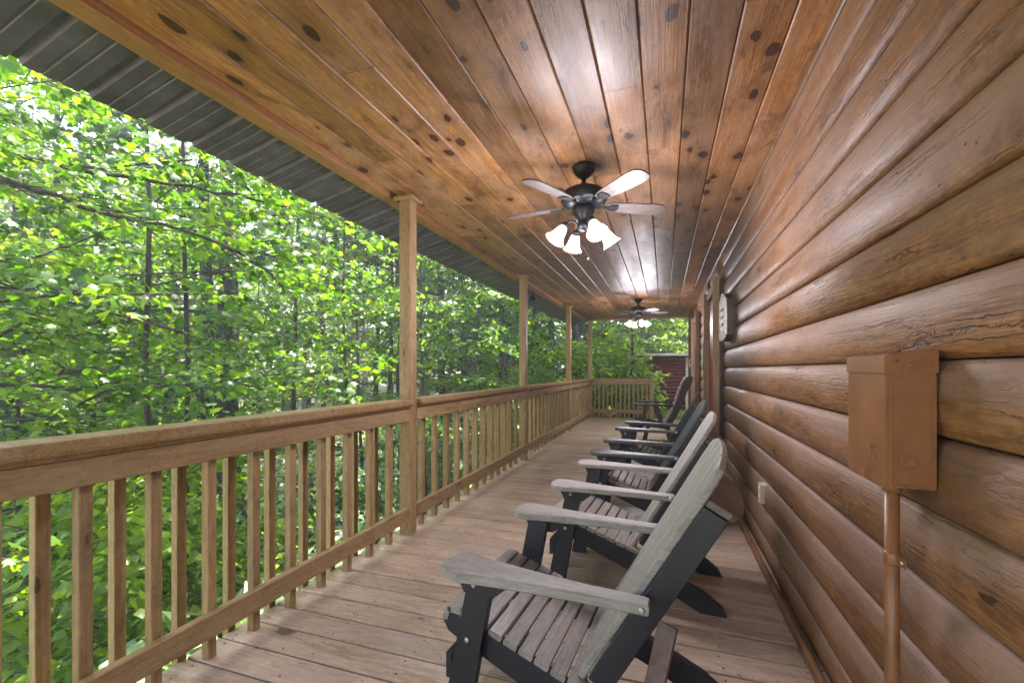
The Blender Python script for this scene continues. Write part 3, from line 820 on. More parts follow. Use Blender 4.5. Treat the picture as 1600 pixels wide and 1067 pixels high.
# ------------------------------------------------------------ ceiling fans
def make_fan(loc, label, rot, other):
    f = empty("ceiling_fan", loc, label, "ceiling fan", "ceiling fans with four lamps under the porch ceiling", rz=rot)
    MB().lathe([(0.070, 0), (0.072, -0.012), (0.066, -0.035), (0.045, -0.062), (0.025, -0.076), (0.018, -0.08)], 24).build("canopy", M['iron'], f)
    MB().lathe([(0.013, -0.078), (0.013, -0.105), (0.028, -0.112), (0.028, -0.125), (0.016, -0.13)], 14).build("downrod", M['iron'], f)
    MB().lathe([(0.018, -0.125), (0.045, -0.132), (0.10, -0.147), (0.135, -0.168), (0.142, -0.185), (0.142, -0.218), (0.13, -0.235), (0.10, -0.248), (0.07, -0.252)], 32).build("motor_housing", M['iron'], f)
    hub = MB().lathe([(0.06, -0.2525), (0.07, -0.262), (0.064, -0.30), (0.04, -0.33), (0.036, -0.352), (0.044, -0.36), (0.044, -0.385), (0.02, -0.40), (0.008, -0.405)], 24).build("switch_housing", M['iron'], f)
    bl = None; br = None
    for k in range(5):
        a = 2 * math.pi * k / 5
        if bl is None:
            out = [(0.14, -0.028), (0.19, -0.045), (0.30, -0.056), (0.46, -0.062), (0.505, -0.056), (0.528, -0.035), (0.535, 0), (0.528, 0.035), (0.505, 0.056), (0.46, 0.062), (0.30, 0.056), (0.19, 0.045), (0.14, 0.028)]
            bl = MB().slab(out, -0.004, 0.004, 0.0015, M=Matrix.Translation((0, 0, -0.243)) @ Matrix.Rotation(R(-11), 4, 'X')).mesh("blade", M['blade'])
            m = MB()
            m.slab([(0.075, -0.016), (0.15, -0.012), (0.17, -0.03), (0.215, -0.034), (0.225, 0), (0.215, 0.034), (0.17, 0.03), (0.15, 0.012), (0.075, 0.016)], -0.0105, -0.0055, 0.001,
                   M=Matrix.Translation((0, 0, -0.243)) @ Matrix.Rotation(R(-11), 4, 'X'))
            br = m.mesh("blade_bracket", M['iron'])
        b_ = put("blade", bl, None, f, rot=(0, 0, a))
        put("blade_bracket", br, None, b_)
    sm = None
    for k in range(4):
        a = math.pi / 2 * k + R(5)
        if sm is None:
            arm = MB().tube([(0.03, 0, -0.375), (0.065, 0, -0.350), (0.10, 0, -0.352), (0.122, 0, -0.376)], 0.0065, 8).mesh("lamp_arm", M['iron'])
            T = Matrix.Translation((0.122, 0, -0.374)) @ Matrix.Rotation(R(-36), 4, 'Y')
            fit = MB().lathe([(0.012, 0.012), (0.022, 0.004), (0.022, -0.018)], 14, M=T).mesh("lamp_fitter", M['iron'])
            prof = [(0.021, -0.016), (0.030, -0.030), (0.036, -0.055), (0.042, -0.085), (0.052, -0.108), (0.064, -0.122)]
            m = MB(); m.lathe(prof, 24, M=T, close=False); m.lathe([(r - 0.003, z) for r, z in prof], 24, M=T, close=False)
            nn = 24
            q0 = (len(prof) - 1) * nn; q1 = len(prof) * nn + q0
            for i in range(nn):
                j = (i + 1) % nn
                m.f.append([q0 + i, q0 + j, q1 + j, q1 + i]); m.sm.append(False)
            sm = m.mesh("lamp_shade", M['shade'])
            bu = MB().lathe([(0.006, -0.02), (0.012, -0.03), (0.018, -0.055), (0.022, -0.072), (0.018, -0.088), (0.006, -0.096)], 14, M=T).mesh("bulb", M['bulb'])
        ar = put("lamp_arm", arm, None, f, rot=(0, 0, a))
        put("lamp_fitter", fit, None, ar)
        sh = put("lamp_shade", sm, None, f, rot=(0, 0, a))
        put("bulb", bu, None, sh)
        ld = bpy.data.lights.new("lamp_light", 'POINT'); ld.energy = LAMP_W; ld.color = (0.95, 0.90, 1.0); ld.shadow_soft_size = 0.09
        lo = bpy.data.objects.new("lamp_light", ld); lo.parent = f
        p = Matrix.Rotation(a, 4, 'Z') @ (T @ Vector((0, 0, -0.17)))
        lo.location = p; link(lo)
    for s, L in ((0.03, 0.16), (-0.03, 0.12)):
        m = MB(); m.tube([(s, 0.01, -0.40), (s, 0.01, -0.40 - L)], 0.0012, 4); m.lathe([(0.002, 0), (0.005, -0.008), (0.005, -0.02), (0.002, -0.028)], 8, c=(s, 0.01, -0.40 - L))
        m.build("pull_chain", M['iron'], f)
    return f
LAMP_W = 3.6
make_fan((-0.475, 2.79, Z_CEIL - 0.001), "nearer ceiling fan, its four bell lamps lit, above the deck", R(28), None)
make_fan((-0.44, 8.30, Z_CEIL - 0.001), "farther ceiling fan, small in the picture, near the end of the porch", R(20), None)

# ------------------------------------------------------------ adirondack chairs
def make_chair(loc, label, seat, arm, back, rz=0.0):
    c = empty("adirondack_chair", loc, label, "chair", "row of folding adirondack chairs against the log wall", rz=rz)
    blk = M['poly_black']
    # seat slats: long boards along Y (grain along Y), seat plane slopes back
    sl = R(19.5)
    sx, sz = -0.60, 0.402
    for i in range(8):
        u = i * 0.0535
        x, z = sx + u * math.cos(sl), sz - u * math.sin(sl)
        w = 0.047
        if i == 7:   # last slat, cut out around the back
            ol_ = [(-0.25, 0.085), (-0.25, 0.0), (0.25, 0.0), (0.25, 0.085), (0.232, 0.09), (0.20, 0.05), (0.14, 0.035), (-0.14, 0.035), (-0.20, 0.05), (-0.232, 0.09)]
            T = Matrix.Translation((x, 0, z)) @ Matrix.Rotation(sl, 4, 'Y') @ Matrix(((0, 1, 0, 0), (-1, 0, 0, 0), (0, 0, 1, 0), (0, 0, 0, 1)))
            MB().slab(ol_, -0.019, 0, 0.003, M=T).build("seat_slat", seat, c)
        else:
            o = put("seat_slat", board_mesh(0.50, w, 0.019, seat, 0.004), None, c, (0, 0, 0), (0, 0, 0))
            T = Matrix.Translation((x, -0.25, z)) @ Matrix.Rotation(sl, 4, 'Y') @ Matrix.Rotation(R(90), 4, 'Z') @ Matrix.Translation((0, -w / 2, -0.0095))
            o.matrix_local = T
    for (x, z, ang) in ((-0.647, 0.409, R(4)), (-0.669, 0.367, R(-68))):
        w = 0.045
        o = put("seat_slat", board_mesh(0.50, w, 0.019, seat, 0.004), None, c)
        T = Matrix.Translation((x, -0.25, z)) @ Matrix.Rotation(ang, 4, 'Y') @ Matrix.Rotation(R(90), 4, 'Z') @ Matrix.Translation((0, -w / 2, -0.0095))
        o.matrix_local = T
    # stringers
    st = [(-0.65, 0.382), (-0.61, 0.381), (-0.20, 0.236), (0.0, 0.15), (0.12, 0.095), (0.195, 0.04), (0.215, 0.0), (0.10, 0.0), (-0.05, 0.075), (-0.25, 0.155), (-0.59, 0.295), (-0.65, 0.325), (-0.668, 0.355)]
    for s in (-1, 1):
        y0 = s * 0.226
        MB().prism(st, y0 - 0.0165, y0 + 0.0165, 'Y').build("stringer", blk, c)
    # front legs
    for s in (-1, 1):
        y0 = s * 0.262
        lg = [(-0.665, 0.0), (-0.575, 0.0), (-0.475, 0.543), (-0.555, 0.543)]
        g_ = MB().prism(lg, y0 - 0.0165, y0 + 0.0165, 'Y').build("front_leg", blk, c)
        br = [(-0.585, 0.5425), (-0.56, 0.494), (-0.46, 0.494), (-0.40, 0.5425)]
        MB().prism(br, y0 + s * 0.0175, y0 + s * 0.040, 'Y').build("arm_bracket", blk, c)
        for (bx, bz, off) in ((-0.525, 0.522, 0.041), (-0.56, 0.335, 0.0175)):
            MB().lathe([(0.009, 0), (0.009, 0.003), (0.0055, 0.0065)], 10, M=Matrix.Translation((bx, y0 + s * off, bz)) @ Matrix.Rotation(R(90) * (1 if s < 0 else -1), 4, 'X')).build("bolt", M['bolt'], g_)
    MB().box((-0.66, -0.24, 0.17), (-0.64, 0.24, 0.25)).build("front_stretcher", blk, c)
    # arms
    outl = [(-0.625, -0.035), (-0.62, -0.062), (-0.59, -0.078), (-0.55, -0.080), (-0.50, -0.068), (-0.36, -0.046), (-0.20, -0.030), (-0.03, -0.026), (-0.015, -0.02), (-0.015, 0.028),
            (-0.20, 0.034), (-0.36, 0.046), (-0.50, 0.062), (-0.55, 0.072), (-0.59, 0.066), (-0.62, 0.045), (-0.63, 0.0)]
    for s in (-1, 1):
        pts = outl if s > 0 else [(x, -y) for x, y in reversed(outl)]
        T = Matrix.Translation((0, s * 0.298, 0.543)) @ Matrix.Rotation(R(0.8), 4, 'Y')
        a_ = MB().slab(pts, 0, 0.028, 0.005, M=T).build("arm", arm, c)
        MB().lathe([(0.009, 0), (0.009, 0.003), (0.0055, 0.0065)], 10, M=Matrix.Translation((-0.032, s * 0.3255, 0.558)) @ Matrix.Rotation(R(90) * (1 if s < 0 else -1), 4, 'X')).build("bolt", M['bolt'], a_)
    # back: slats in the leaning plane; u goes up the back, v sideways
    ux, uz = 0.5, 0.866; bx0, bz0 = -0.2055, 0.3135   # (v, u, n) -> chair space, n faces the sitter
    B = Matrix(((0, ux, -uz, bx0), (1, 0, 0, 0), (0, uz, ux, bz0), (0, 0, 0, 1)))
    n = 5
    def wid(u): return 0.215 + 0.055 * min(1, max(0, u / 0.62))
    def top(v): return 0.672 + 0.062 * math.sqrt(max(0, 1 - abs(v / 0.272) ** 2.6))
    for i in range(n):
        a0, a1 = -1 + 2 * i / n, -1 + 2 * (i + 1) / n
        gp = 0.0035
        u0 = -0.07
        lft, rgt = [], []
        tl = min(top(a0 * 0.27), 9); tr_ = top(a1 * 0.27); tm = top((a0 + a1) / 2 * 0.27)
        pl_ = [(a0 * wid(u0) + gp, u0), (a1 * wid(u0) - gp, u0)]
        if abs(a1) > 0.99: tr_ = 0.64
        if abs(a0) > 0.99: tl = 0.64
        wR, wL = wid(0.62), wid(0.62)
        pl_ += [(a1 * wR - gp, 0.64)] if a1 > 0.9 else [(a1 * wR - gp, tr_)]
        seg = 5
        for q in range(1, seg):
            f_ = q / seg
            v = (a1 + (a0 - a1) * f_) * 0.268
            pl_.append((v, top(v)))
        pl_ += [(a0 * wL + gp, 0.64 if a0 < -0.9 else tl)]
        pl2 = [(v, u) for v, u in pl_]
        T = B
        MB().slab(pl2, -0.022, 0.0, 0.004, M=T).build("back_slat", back, c)
    for s in (-1, 1):
        y0 = s * 0.243
        MB().slab([(y0 - 0.016, 0.0), (y0 + 0.016, 0.0), (y0 + 0.016 + s * 0.010, 0.60), (y0 - 0.016 + s * 0.010, 0.60)], -0.088, -0.0225, 0.002, M=B).build("back_support", blk, c)
    # curved brace across the top of the supports
    arc = [(-0.272, -0.024), (-0.272, -0.086)] + [(0.272 * math.sin(a), -0.086 - 0.05 * math.cos(a)) for a in [R(q) for q in (-75, -50, -25, 0, 25, 50, 75)]] + [(0.272, -0.086), (0.272, -0.024)]
    Bz = Matrix(((0, -uz, ux, bx0 + ux * 0.605), (1, 0, 0, 0), (0, ux, uz, bz0 + uz * 0.605), (0, 0, 0, 1)))  # (v, n, u)
    MB().slab(arc, 0.0, 0.02, 0.003, M=Bz).build("back_brace", M["brace"], c)
    Bl = Matrix(((0, -uz, ux, bx0 + ux * 0.12), (1, 0, 0, 0), (0, ux, uz, bz0 + uz * 0.12), (0, 0, 0, 1)))
    MB().slab([(-0.22, -0.0235), (-0.22, -0.06), (0.22, -0.06), (0.22, -0.0235)], 0, 0.05, 0.002, M=Bl).build("lower_brace", blk, c)
    return c
chs = [
    ((0.0, 1.51, 0), "nearest adirondack chair, weathered grey with black frame, in the foreground", M['poly_taupe'], M['poly_grey'], M['poly_grey'], R(-4)),
    ((0.08, 2.58, 0), "second adirondack chair from the camera, grey arms and tall grey back", M['poly_taupe'], M['poly_grey'], M['poly_grey'], R(-3.5)),
    ((0.12, 3.60, 0), "third adirondack chair, charcoal arms with a greyer slatted seat", M['poly_taupe'], M['poly_char'], M['poly_char'], R(-2)),
    ((0.17, 4.98, 0), "fourth adirondack chair, all charcoal, next to the red door", M['poly_char'], M['poly_char'], M['poly_char'], R(-5)),
]
for a in chs: make_chair(*a)

# dark brown board standing beside the nearest chair
bd = empty("leaning_board", (-0.12, 0.997, 0), "dark brown weathered wooden board end standing beside the nearest chair", "board")
_q = Vector((0.129, 0.133, 0.565)).to_track_quat('Z', 'Y').to_euler()
MB().prism(cham(0.045, 0.016, 0.002), 0.0, 0.593, 'Z', M=Matrix.Rotation(R(28), 4, 'Z')).build("plank", plain('weathered_brown', (0.085, 0.05, 0.042), 0.55, noise_amt=0.6, nscale=25, bump=0.5, bscale=60), bd, rot=tuple(_q))

# ------------------------------------------------------------ glider chair far down the porch
gc = empty("glider_chair", (0, 7.25, 0), "dark brown glider chair with high rolled slatted back near the far end", "chair")
bp = M['brown_poly']
for s in (-1, 1):
    y0 = s * 0.30
    MB().prism([(-0.40, 0.0), (0.22, 0.0), (0.22, 0.05), (-0.40, 0.05)], y0 - 0.02, y0 + 0.02, 'Y').build("base_runner", bp, gc)
    for x0, x1 in ((-0.30, -0.24), (0.10, 0.04)):
        MB().prism([(x0 - 0.035, 0.051), (x0 + 0.035, 0.051), (x1 + 0.03, 0.30), (x1 - 0.03, 0.30)], y0 - 0.018, y0 + 0.018, 'Y').build("base_leg", bp, gc)
    for x0, x1 in ((-0.30, -0.27), (-0.06, -0.12)):
        MB().prism([(x0 - 0.04, 0.34), (x0 + 0.04, 0.34), (x0 + 0.018, 0.45), (x1 + 0.035, 0.60), (x1 + 0.035, 0.645), (x1 - 0.035, 0.645), (x1 - 0.03, 0.57), (x0 - 0.025, 0.45)], y0 - 0.016 + s * 0.03, y0 + 0.016 + s * 0.03, 'Y').build("arm_support", bp, gc)
    ar_ = MB().slab([(-0.43, -0.04), (-0.40, -0.055), (-0.2, -0.05), (0.12, -0.03), (0.12, 0.03), (-0.2, 0.045), (-0.40, 0.055), (-0.43, 0.04)], 0, 0.025, 0.004, M=Matrix.Translation((0, y0 + s * 0.03, 0.646))).build("arm", bp, gc)
    MB().prism([(-0.46, 0.36), (0.02, 0.30), (0.04, 0.34), (-0.30, 0.40), (-0.46, 0.41)], y0 - 0.045 * s - 0.015, y0 - 0.045 * s + 0.015, 'Y').build("seat_rail", bp, gc)
    # curved back side rail
    crv = [(0.0, 0.34), (0.10, 0.50), (0.17, 0.68), (0.22, 0.85), (0.29, 1.0), (0.345, 1.055)]
    back_ = [(0.36, 1.09), (0.40, 1.06), (0.38, 0.98), (0.31, 0.84), (0.25, 0.67), (0.17, 0.48), (0.06, 0.30)]
    MB().prism(crv + back_, y0 - 0.05 * s - 0.014, y0 - 0.05 * s + 0.014, 'Y').build("back_rail", bp, gc)
MB().box((-0.05, -0.28, 0.02), (0.0, 0.28, 0.07)).build("cross_bar", bp, gc)
for i in range(8):
    x = -0.455 + i * 0.058
    put("seat_slat", board_mesh(0.54, 0.05, 0.018, M['poly_taupe'], 0.003), None, gc, (x + 0.025, -0.27, 0.418 - i * 0.0085), (0, R(8), R(90)))
cpts = [(0.0, 0.345), (0.05, 0.42), (0.10, 0.50), (0.135, 0.59), (0.17, 0.68), (0.195, 0.765), (0.22, 0.85), (0.25, 0.925), (0.285, 1.0), (0.33, 1.065)]
for i in range(len(cpts) - 1):
    (xa, za), (xb, zb) = cpts[i], cpts[i + 1]
    ang = math.atan2(zb - za, xb - xa)
    T = Matrix.Translation(((xa + xb) / 2 - 0.016, -0.27, (za + zb) / 2 + 0.006)) @ Matrix.Rotation(-ang, 4, 'Y') @ Matrix.Rotation(R(90), 4, 'Z')
    o = put("back_slat", board_mesh(0.54, 0.074, 0.024, M['poly_taupe'], 0.008), None, gc)
    o.matrix_local = T

# flood light under the eave, fallen leaves
fl = empty("flood_light", (-2.0, 6.9, 2.41), "small dark flood light hanging under the metal eave", "lamp")
MB().tube([(0, 0, 0), (0, 0, -0.06)], 0.012, 8).build("stem", M['iron'], fl)
MB().lathe([(0.02, 0), (0.045, -0.02), (0.055, -0.08), (0.05, -0.085)], 14, c=(0, 0, -0.055)).build("head", M['iron'], fl)

MAPLE = [(0, 0), (0.16, 0.02), (0.42, 0.04), (0.30, 0.20), (0.56, 0.48), (0.30, 0.46), (0.20, 0.62), (0, 1.0), (-0.20, 0.62), (-0.30, 0.46), (-0.56, 0.48), (-0.30, 0.20), (-0.42, 0.04), (-0.16, 0.02)]
def single_leaf(name, loc, s, rz, label):
    m = MB()
    vs = [(0, 0.35 * s, 0.004)] + [(a * s, b_ * s, 0.002 + 0.006 * (abs(a) + abs(b_ - 0.4))) for a, b_ in MAPLE]
    k = len(MAPLE)
    m.add(vs, [(0, 1 + i, 1 + (i + 1) % k) for i in range(k)])
    o = m.build(name, M['fallen'], None, loc, (0, 0, rz))
    tag(o, label, "leaf", "fallen leaves on the deck boards")
single_leaf("fallen_leaf", (-0.98, 3.35, 0.002), 0.05, 0.7, "small yellow leaf lying alone in the middle of the deck")
single_leaf("fallen_leaf", (-0.42, 1.97, 0.002), 0.07, 2.3, "golden leaf on the boards under the gap between the first two chairs")
single_leaf("fallen_leaf", (-0.28, 2.32, 0.002), 0.05, 4.1, "brown leaf on the boards below the second chair")

m = MB()
for _ in range(170):
    px_, py_ = (rnd.uniform(-1.8, -1.2) if rnd.random() < 0.5 else rnd.uniform(-1.2, 0.5)), rnd.uniform(0.8, 8) ** 1.0
    a_, s_ = rnd.uniform(0, 6.28), rnd.uniform(0.003, 0.009)
    m.add([(px_ + s_ * q * math.cos(a_ + w), py_ + s_ * q * math.sin(a_ + w), 0.003 + 0.002 * (i % 2)) for i, (q, w) in enumerate([(1.6, 0), (0.6, 1.5), (1.5, 3.1), (0.5, 4.6)])], [(0, 1, 2, 3)])
tag(m.build("leaf_litter", plain('leaf_crumbs', (0.11, 0.07, 0.035), 0.9, noise_amt=0.6, nscale=3), None), "tiny crumbs of leaf litter scattered over the deck boards", kind='stuff')
# ------------------------------------------------------------ building beyond the porch
sh = empty("red_shed", (1.52, 15.6, -0.42), "dark red building with horizontal siding beyond the porch steps", "building")
SW, SH = 2.6, 2.02
n_b = 17
for i in range(n_b):
    z0 = i * SH / n_b; hb = SH / n_b
    MB().prism([(0, z0), (0.0, z0 + hb - 0.016), (-0.03, z0 + hb - 0.03), (-0.055, z0 + hb * 0.5), (-0.03, z0 + 0.012)], -SW, SW, 'X').build("siding_board", M['redsiding'], sh)
MB().box((-SW + 0.01, 0.005, 0), (SW - 0.01, 4.0, SH)).build("wall_core", M['darktrim'], sh)
MB().box((-0.87, -0.085, 0), (-0.79, -0.057, SH - 0.02)).build("corner_board", M['cornerwhite'], sh)
m = MB(); m.add([(-SW - 0.3, -0.35, SH - 0.02), (SW + 0.3, -0.35, SH - 0.02), (SW + 0.3, 4.3, SH + 0.25), (-SW - 0.3, 4.3, SH + 0.25), (-SW - 0.3, -0.35, SH + 0.03), (SW + 0.3, -0.35, SH + 0.03), (SW + 0.3, 4.3, SH + 0.3), (-SW - 0.3, 4.3, SH + 0.3)],
                [(0,3,2,1),(4,5,6,7),(0,1,5,4),(1,2,6,5),(2,3,7,6),(3,0,4,7)])
m.build("roof", plain('dark_shingles', (0.012, 0.009, 0.008), 0.9, noise_amt=0.5, nscale=20), sh)

# ------------------------------------------------------------ trees
def leaf_template(kind):
    if kind == 'maple':
        pts = [(0, 0), (0.22, 0.0), (0.47, 0.22), (0.30, 0.36), (0.50, 0.62), (0.20, 0.62), (0, 1.0), (-0.20, 0.62), (-0.50, 0.62), (-0.30, 0.36), (-0.47, 0.22), (-0.22, 0.0)]
        v = [(0, 0.34, 0.0)] + [(x, y, -0.28 * abs(x) - 0.12 * max(0, y - 0.4)) for x, y in pts]
        f = [(0, 1 + i, 1 + (i + 1) % len(pts)) for i in range(len(pts))]
    elif kind == 'mid':
        v = [(0, 0, 0), (0.46, 0.28, -0.14), (0.24, 0.62, -0.1), (0, 1.0, -0.08), (-0.24, 0.62, -0.1), (-0.46, 0.28, -0.14)]
        f = [(0, 1, 2), (0, 2, 3), (0, 3, 4), (0, 4, 5)]
    else:
        v = [(0, 0, 0), (0.38, 0.4, -0.12), (0, 1.0, -0.05), (-0.38, 0.4, -0.12)]
        f = [(0, 1, 2), (0, 2, 3)]
    return np.array(v, float), np.array(f, int)

def leaves_mesh(name, pos, size, heading, tilt, roll, kind, mat):
    tv, tf = leaf_template(kind)
    n = len(pos)
    ch, sh_ = np.cos(heading), np.sin(heading)
    ct, st = np.cos(tilt), np.sin(tilt)
    cr, sr = np.cos(roll), np.sin(roll)
    # leaf y axis (stem to tip), x axis, z axis
    ydir = np.stack([ch * ct, sh_ * ct, -st], 1)
    x0 = np.stack([sh_, -ch, np.zeros(n)], 1)
    z0 = np.cross(x0, ydir)
    xdir = x0 * cr[:, None] + z0 * sr[:, None]
    zdir = np.cross(xdir, ydir)
    V = pos[:, None, :] + size[:, None, None] * (tv[None, :, 0, None] * xdir[:, None, :] + (tv[None, :, 1, None]) * ydir[:, None, :] + tv[None, :, 2, None] * zdir[:, None, :])
    V = V.reshape(-1, 3)
    F = (tf[None] + (np.arange(n) * len(tv))[:, None, None]).reshape(-1, 3)
    me = bpy.data.meshes.new(name)
    me.vertices.add(len(V)); me.vertices.foreach_set('co', V.astype(np.float32).ravel())
    me.loops.add(F.size); me.loops.foreach_set('vertex_index', F.astype(np.int32).ravel())
    me.polygons.add(len(F)); me.polygons.foreach_set('loop_start', (np.arange(len(F)) * 3).astype(np.int32))
    me.update(calc_edges=True)
    me.materials.append(mat)
    return me

def bez(p0, d0, L, droop, n, rg, wob):
    """a wandering limb starting at p0 in direction d0"""
    pts = [np.array(p0, float)]
    d = np.array(d0, float); d /= np.linalg.norm(d)
    for i in range(n):
        d = d + rg.normal(0, wob, 3) + np.array([0, 0, droop]) / n
        d /= np.linalg.norm(d)
        pts.append(pts[-1] + d * L / n)
    return pts

def make_tree_meshes(seed, H, spread, lo=0.3, nb=14, leaf=0.11, per=14, kind='maple', lmat='leaf_a', r0=0.09, lean=(0, 0), az0=0.0, azr=math.pi, flat=0.5, rise=0.25, sub=7, bark='bark', at=None, limbs=None):
    rg = np.random.default_rng(seed)
    m = MB()
    # trunk
    nT = 10
    tp = [np.array([0, 0, -0.6])]
    off = np.zeros(2)
    for i in range(nT):
        f = (i + 1) / nT
        off = off + rg.normal(0, 0.018 * H / nT * 4, 2) * 0.5
        tp.append(np.array([lean[0] * f * H + off[0], lean[1] * f * H + off[1], f * H]))
    rad = [r0 * (1.25 if i == 0 else 1) * (1 - 0.8 * i / nT) for i in range(nT + 1)]
    m.tube([tuple(p) for p in tp], rad, 9)
    P, HD = [], []
    def inside(q, mx=0.0):
        """would this point be inside the porch or the house?"""
        if at is None: return False
        X, Y, Z = q[0] + at[0], q[1] + at[1], q[2] + at[2]
        return X > -2.62 - mx and -3 < Y < 11.9 and (Z < 3.0 or Z < 3.0 + (X + 2.4) * 0.3)
    def along(pts, f):
        k = f * (len(pts) - 1); i = min(int(k), len(pts) - 2); u = k - i
        return pts[i] * (1 - u) + pts[i + 1] * u, (pts[i + 1] - pts[i])
    def sprays(br, rb, L, sub):
        for s in range(sub):
            g_ = 0.22 + 0.78 * (s + rg.uniform(0, 0.6)) / sub
            q, dd = along(br, min(g_, 1))
            side = 1 if s % 2 else -1
            a2 = math.atan2(dd[1], dd[0]) + side * rg.uniform(0.5, 1.1) * (0.3 if g_ > 0.93 else 1)
            L2 = L * rg.uniform(0.25, 0.48) * (1.15 - 0.5 * g_) + 0.15
            tw = bez(q, (math.cos(a2), math.sin(a2), rg.uniform(-0.05, 0.25)), L2, -0.3 * flat, 4, rg, 0.13)
            if inside(tw[-1], 0.05) or inside(tw[2], 0.05): continue
            m.tube([tuple(w) for w in tw], [max(0.003, rb * 0.4) * (1 - 0.7 * i / 4) for i in range(5)], 4, cap=False)
            for w in range(int(per * L2 / 0.6) + 4):
                u = rg.uniform(0.08, 1.05)
                c, d2 = along(tw, min(u, 1))
                sd = rg.choice([-1, 1])
                hd = math.atan2(d2[1], d2[0]) + sd * rg.uniform(0.2, 1.4)
                off_ = rg.uniform(0.01, 0.11 + 0.08 * L2)
                pp = [c[0] + math.cos(hd) * off_, c[1] + math.sin(hd) * off_, c[2] + rg.normal(0, 0.03 + 0.05 * (1 - flat))]
                if inside(pp): continue
                P.append(pp)
                HD.append(hd + rg.normal(0, 0.5))
    for b in range(nb):
        f = lo + (0.99 - lo) * (b + rg.uniform(0, 0.8)) / nb
        p, _ = along(tp, f)
        az = az0 + (rg.uniform(-azr, azr) if azr < 3 else b * 2.4 + rg.uniform(-0.4, 0.4))
        L = spread * (1 - 0.55 * (f - lo) / (1 - lo)) * rg.uniform(0.7, 1.15)
        up = rise + 0.6 * max(0, f - 0.6)
        br = bez(p, (math.cos(az), math.sin(az), up), L, -0.45 * flat, 7, rg, 0.10)
        for q_ in range(1, 8):
            if inside(br[q_], 0.15):
                L = L * (q_ - 1) / 7
                br = [br[0] + (br[max(q_ - 1, 0)] - br[0]) * (w_ / 7) for w_ in range(8)] if q_ > 1 else None
                break
        if br is None or L < 0.3: continue
        rb = max(0.008, r0 * 0.42 * (1 - f * 0.6) * min(1.0, L / 2.5))
        m.tube([tuple(q) for q in br], [rb * (1 - 0.85 * i / 7) for i in range(8)], 6, cap=False)
        sprays(br, rb, L, sub)
    for lp, lr in (limbs or []):
        lp = [np.array(q, float) for q in lp]
        # smooth the hand-placed limb
        sm_ = []
        for k_ in range(len(lp) - 1):
            p0, p1, p2, p3 = lp[max(k_ - 1, 0)], lp[k_], lp[k_ + 1], lp[min(k_ + 2, len(lp) - 1)]
            for u in (0, 0.33, 0.66):
                sm_.append(0.5 * (2 * p1 + (p2 - p0) * u + (2 * p0 - 5 * p1 + 4 * p2 - p3) * u * u + (3 * p1 - p0 - 3 * p2 + p3) * u ** 3) + rg.normal(0, 0.012, 3))
        sm_.append(lp[-1])
        nn = len(sm_)
        m.tube([tuple(q) for q in sm_], [lr * (1 - 0.75 * i_ / nn) for i_ in range(nn)], 7, cap=False)
        LL = sum(np.linalg.norm(sm_[i_ + 1] - sm_[i_]) for i_ in range(nn - 1))
        sprays(sm_, lr * 0.6, min(LL, 2.6), int(LL * 3.6))
    P = np.array(P); HD = np.array(HD); n = len(P)
    size = leaf * (0.45 + 1.05 * rg.beta(2, 2.2, n))
    tilt = rg.normal(0.45, 0.3, n); roll = rg.normal(0, 0.5, n)
    lm = leaves_mesh("crown", P, size, HD, tilt, roll, kind, M[lmat])
    tm = m.mesh("trunk", M[bark])
    return tm, lm, n

def place_tree(meshes, x, y, label, group=None, rz=0.0, sc=1.0, cat="tree", name="maple_tree", dz=0.0):
    o = empty(name, (x, y, float(ground_z(x, y)) + dz), label, cat, group, rz=rz)
    o.scale = (sc, sc, sc)
    put("trunk", meshes[0], None, o)
    put("crown", meshes[1], None, o)
    return o

def PX(px, d):
    """ground position seen at photo column px, at depth d in front of the camera"""
    r = (px - 800) * d / F_PX
    return (r * math.cos(CAM_YAW) - d * math.sin(CAM_YAW), r * math.sin(CAM_YAW) + d * math.cos(CAM_YAW))

tot = 0
def P3(px, py, d):
    """the point in space seen at photo pixel (px, py) at depth d"""
    x, y = PX(px, d)
    return (x, y, CAM_H - (py - 578) * d / F_PX)
LIMBS = [([(-330, 150, 3.0), (-160, 205, 3.2), (-40, 232, 3.4), (60, 252, 3.6), (150, 262, 3.8), (300, 250, 4.2)], 0.032),
         ([(90, 258, 3.7), (180, 275, 3.9), (300, 293, 4.2), (400, 312, 4.6), (490, 335, 5.0)], 0.021),
         ([(-330, 200, 3.0), (-150, 238, 3.1), (-40, 268, 3.2), (60, 300, 3.4), (160, 330, 3.6), (300, 365, 4.0), (400, 410, 4.4), (445, 455, 4.7)], 0.029),
         ([(-330, 660, 3.1), (-160, 600, 3.3), (-40, 548, 3.5), (0, 523, 3.6), (60, 490, 3.7), (110, 455, 3.9), (200, 432, 4.2), (320, 425, 4.7)], 0.023),
         ([(-330, 560, 2.9), (-160, 590, 3.1), (-40, 600, 3.3), (40, 604, 3.5), (140, 607, 3.7), (210, 590, 3.9), (300, 588, 4.2), (400, 604, 4.7)], 0.023),
         ([(-330, 680, 3.2), (-160, 672, 3.4), (-40, 665, 3.6), (30, 655, 3.7), (90, 645, 3.8), (160, 612, 4.1), (230, 600, 4.5)], 0.029),
         ([(-330, 420, 3.0), (-150, 400, 3.3), (0, 408, 3.7), (70, 395, 3.9), (130, 372, 4.2), (230, 345, 4.7)], 0.018)]
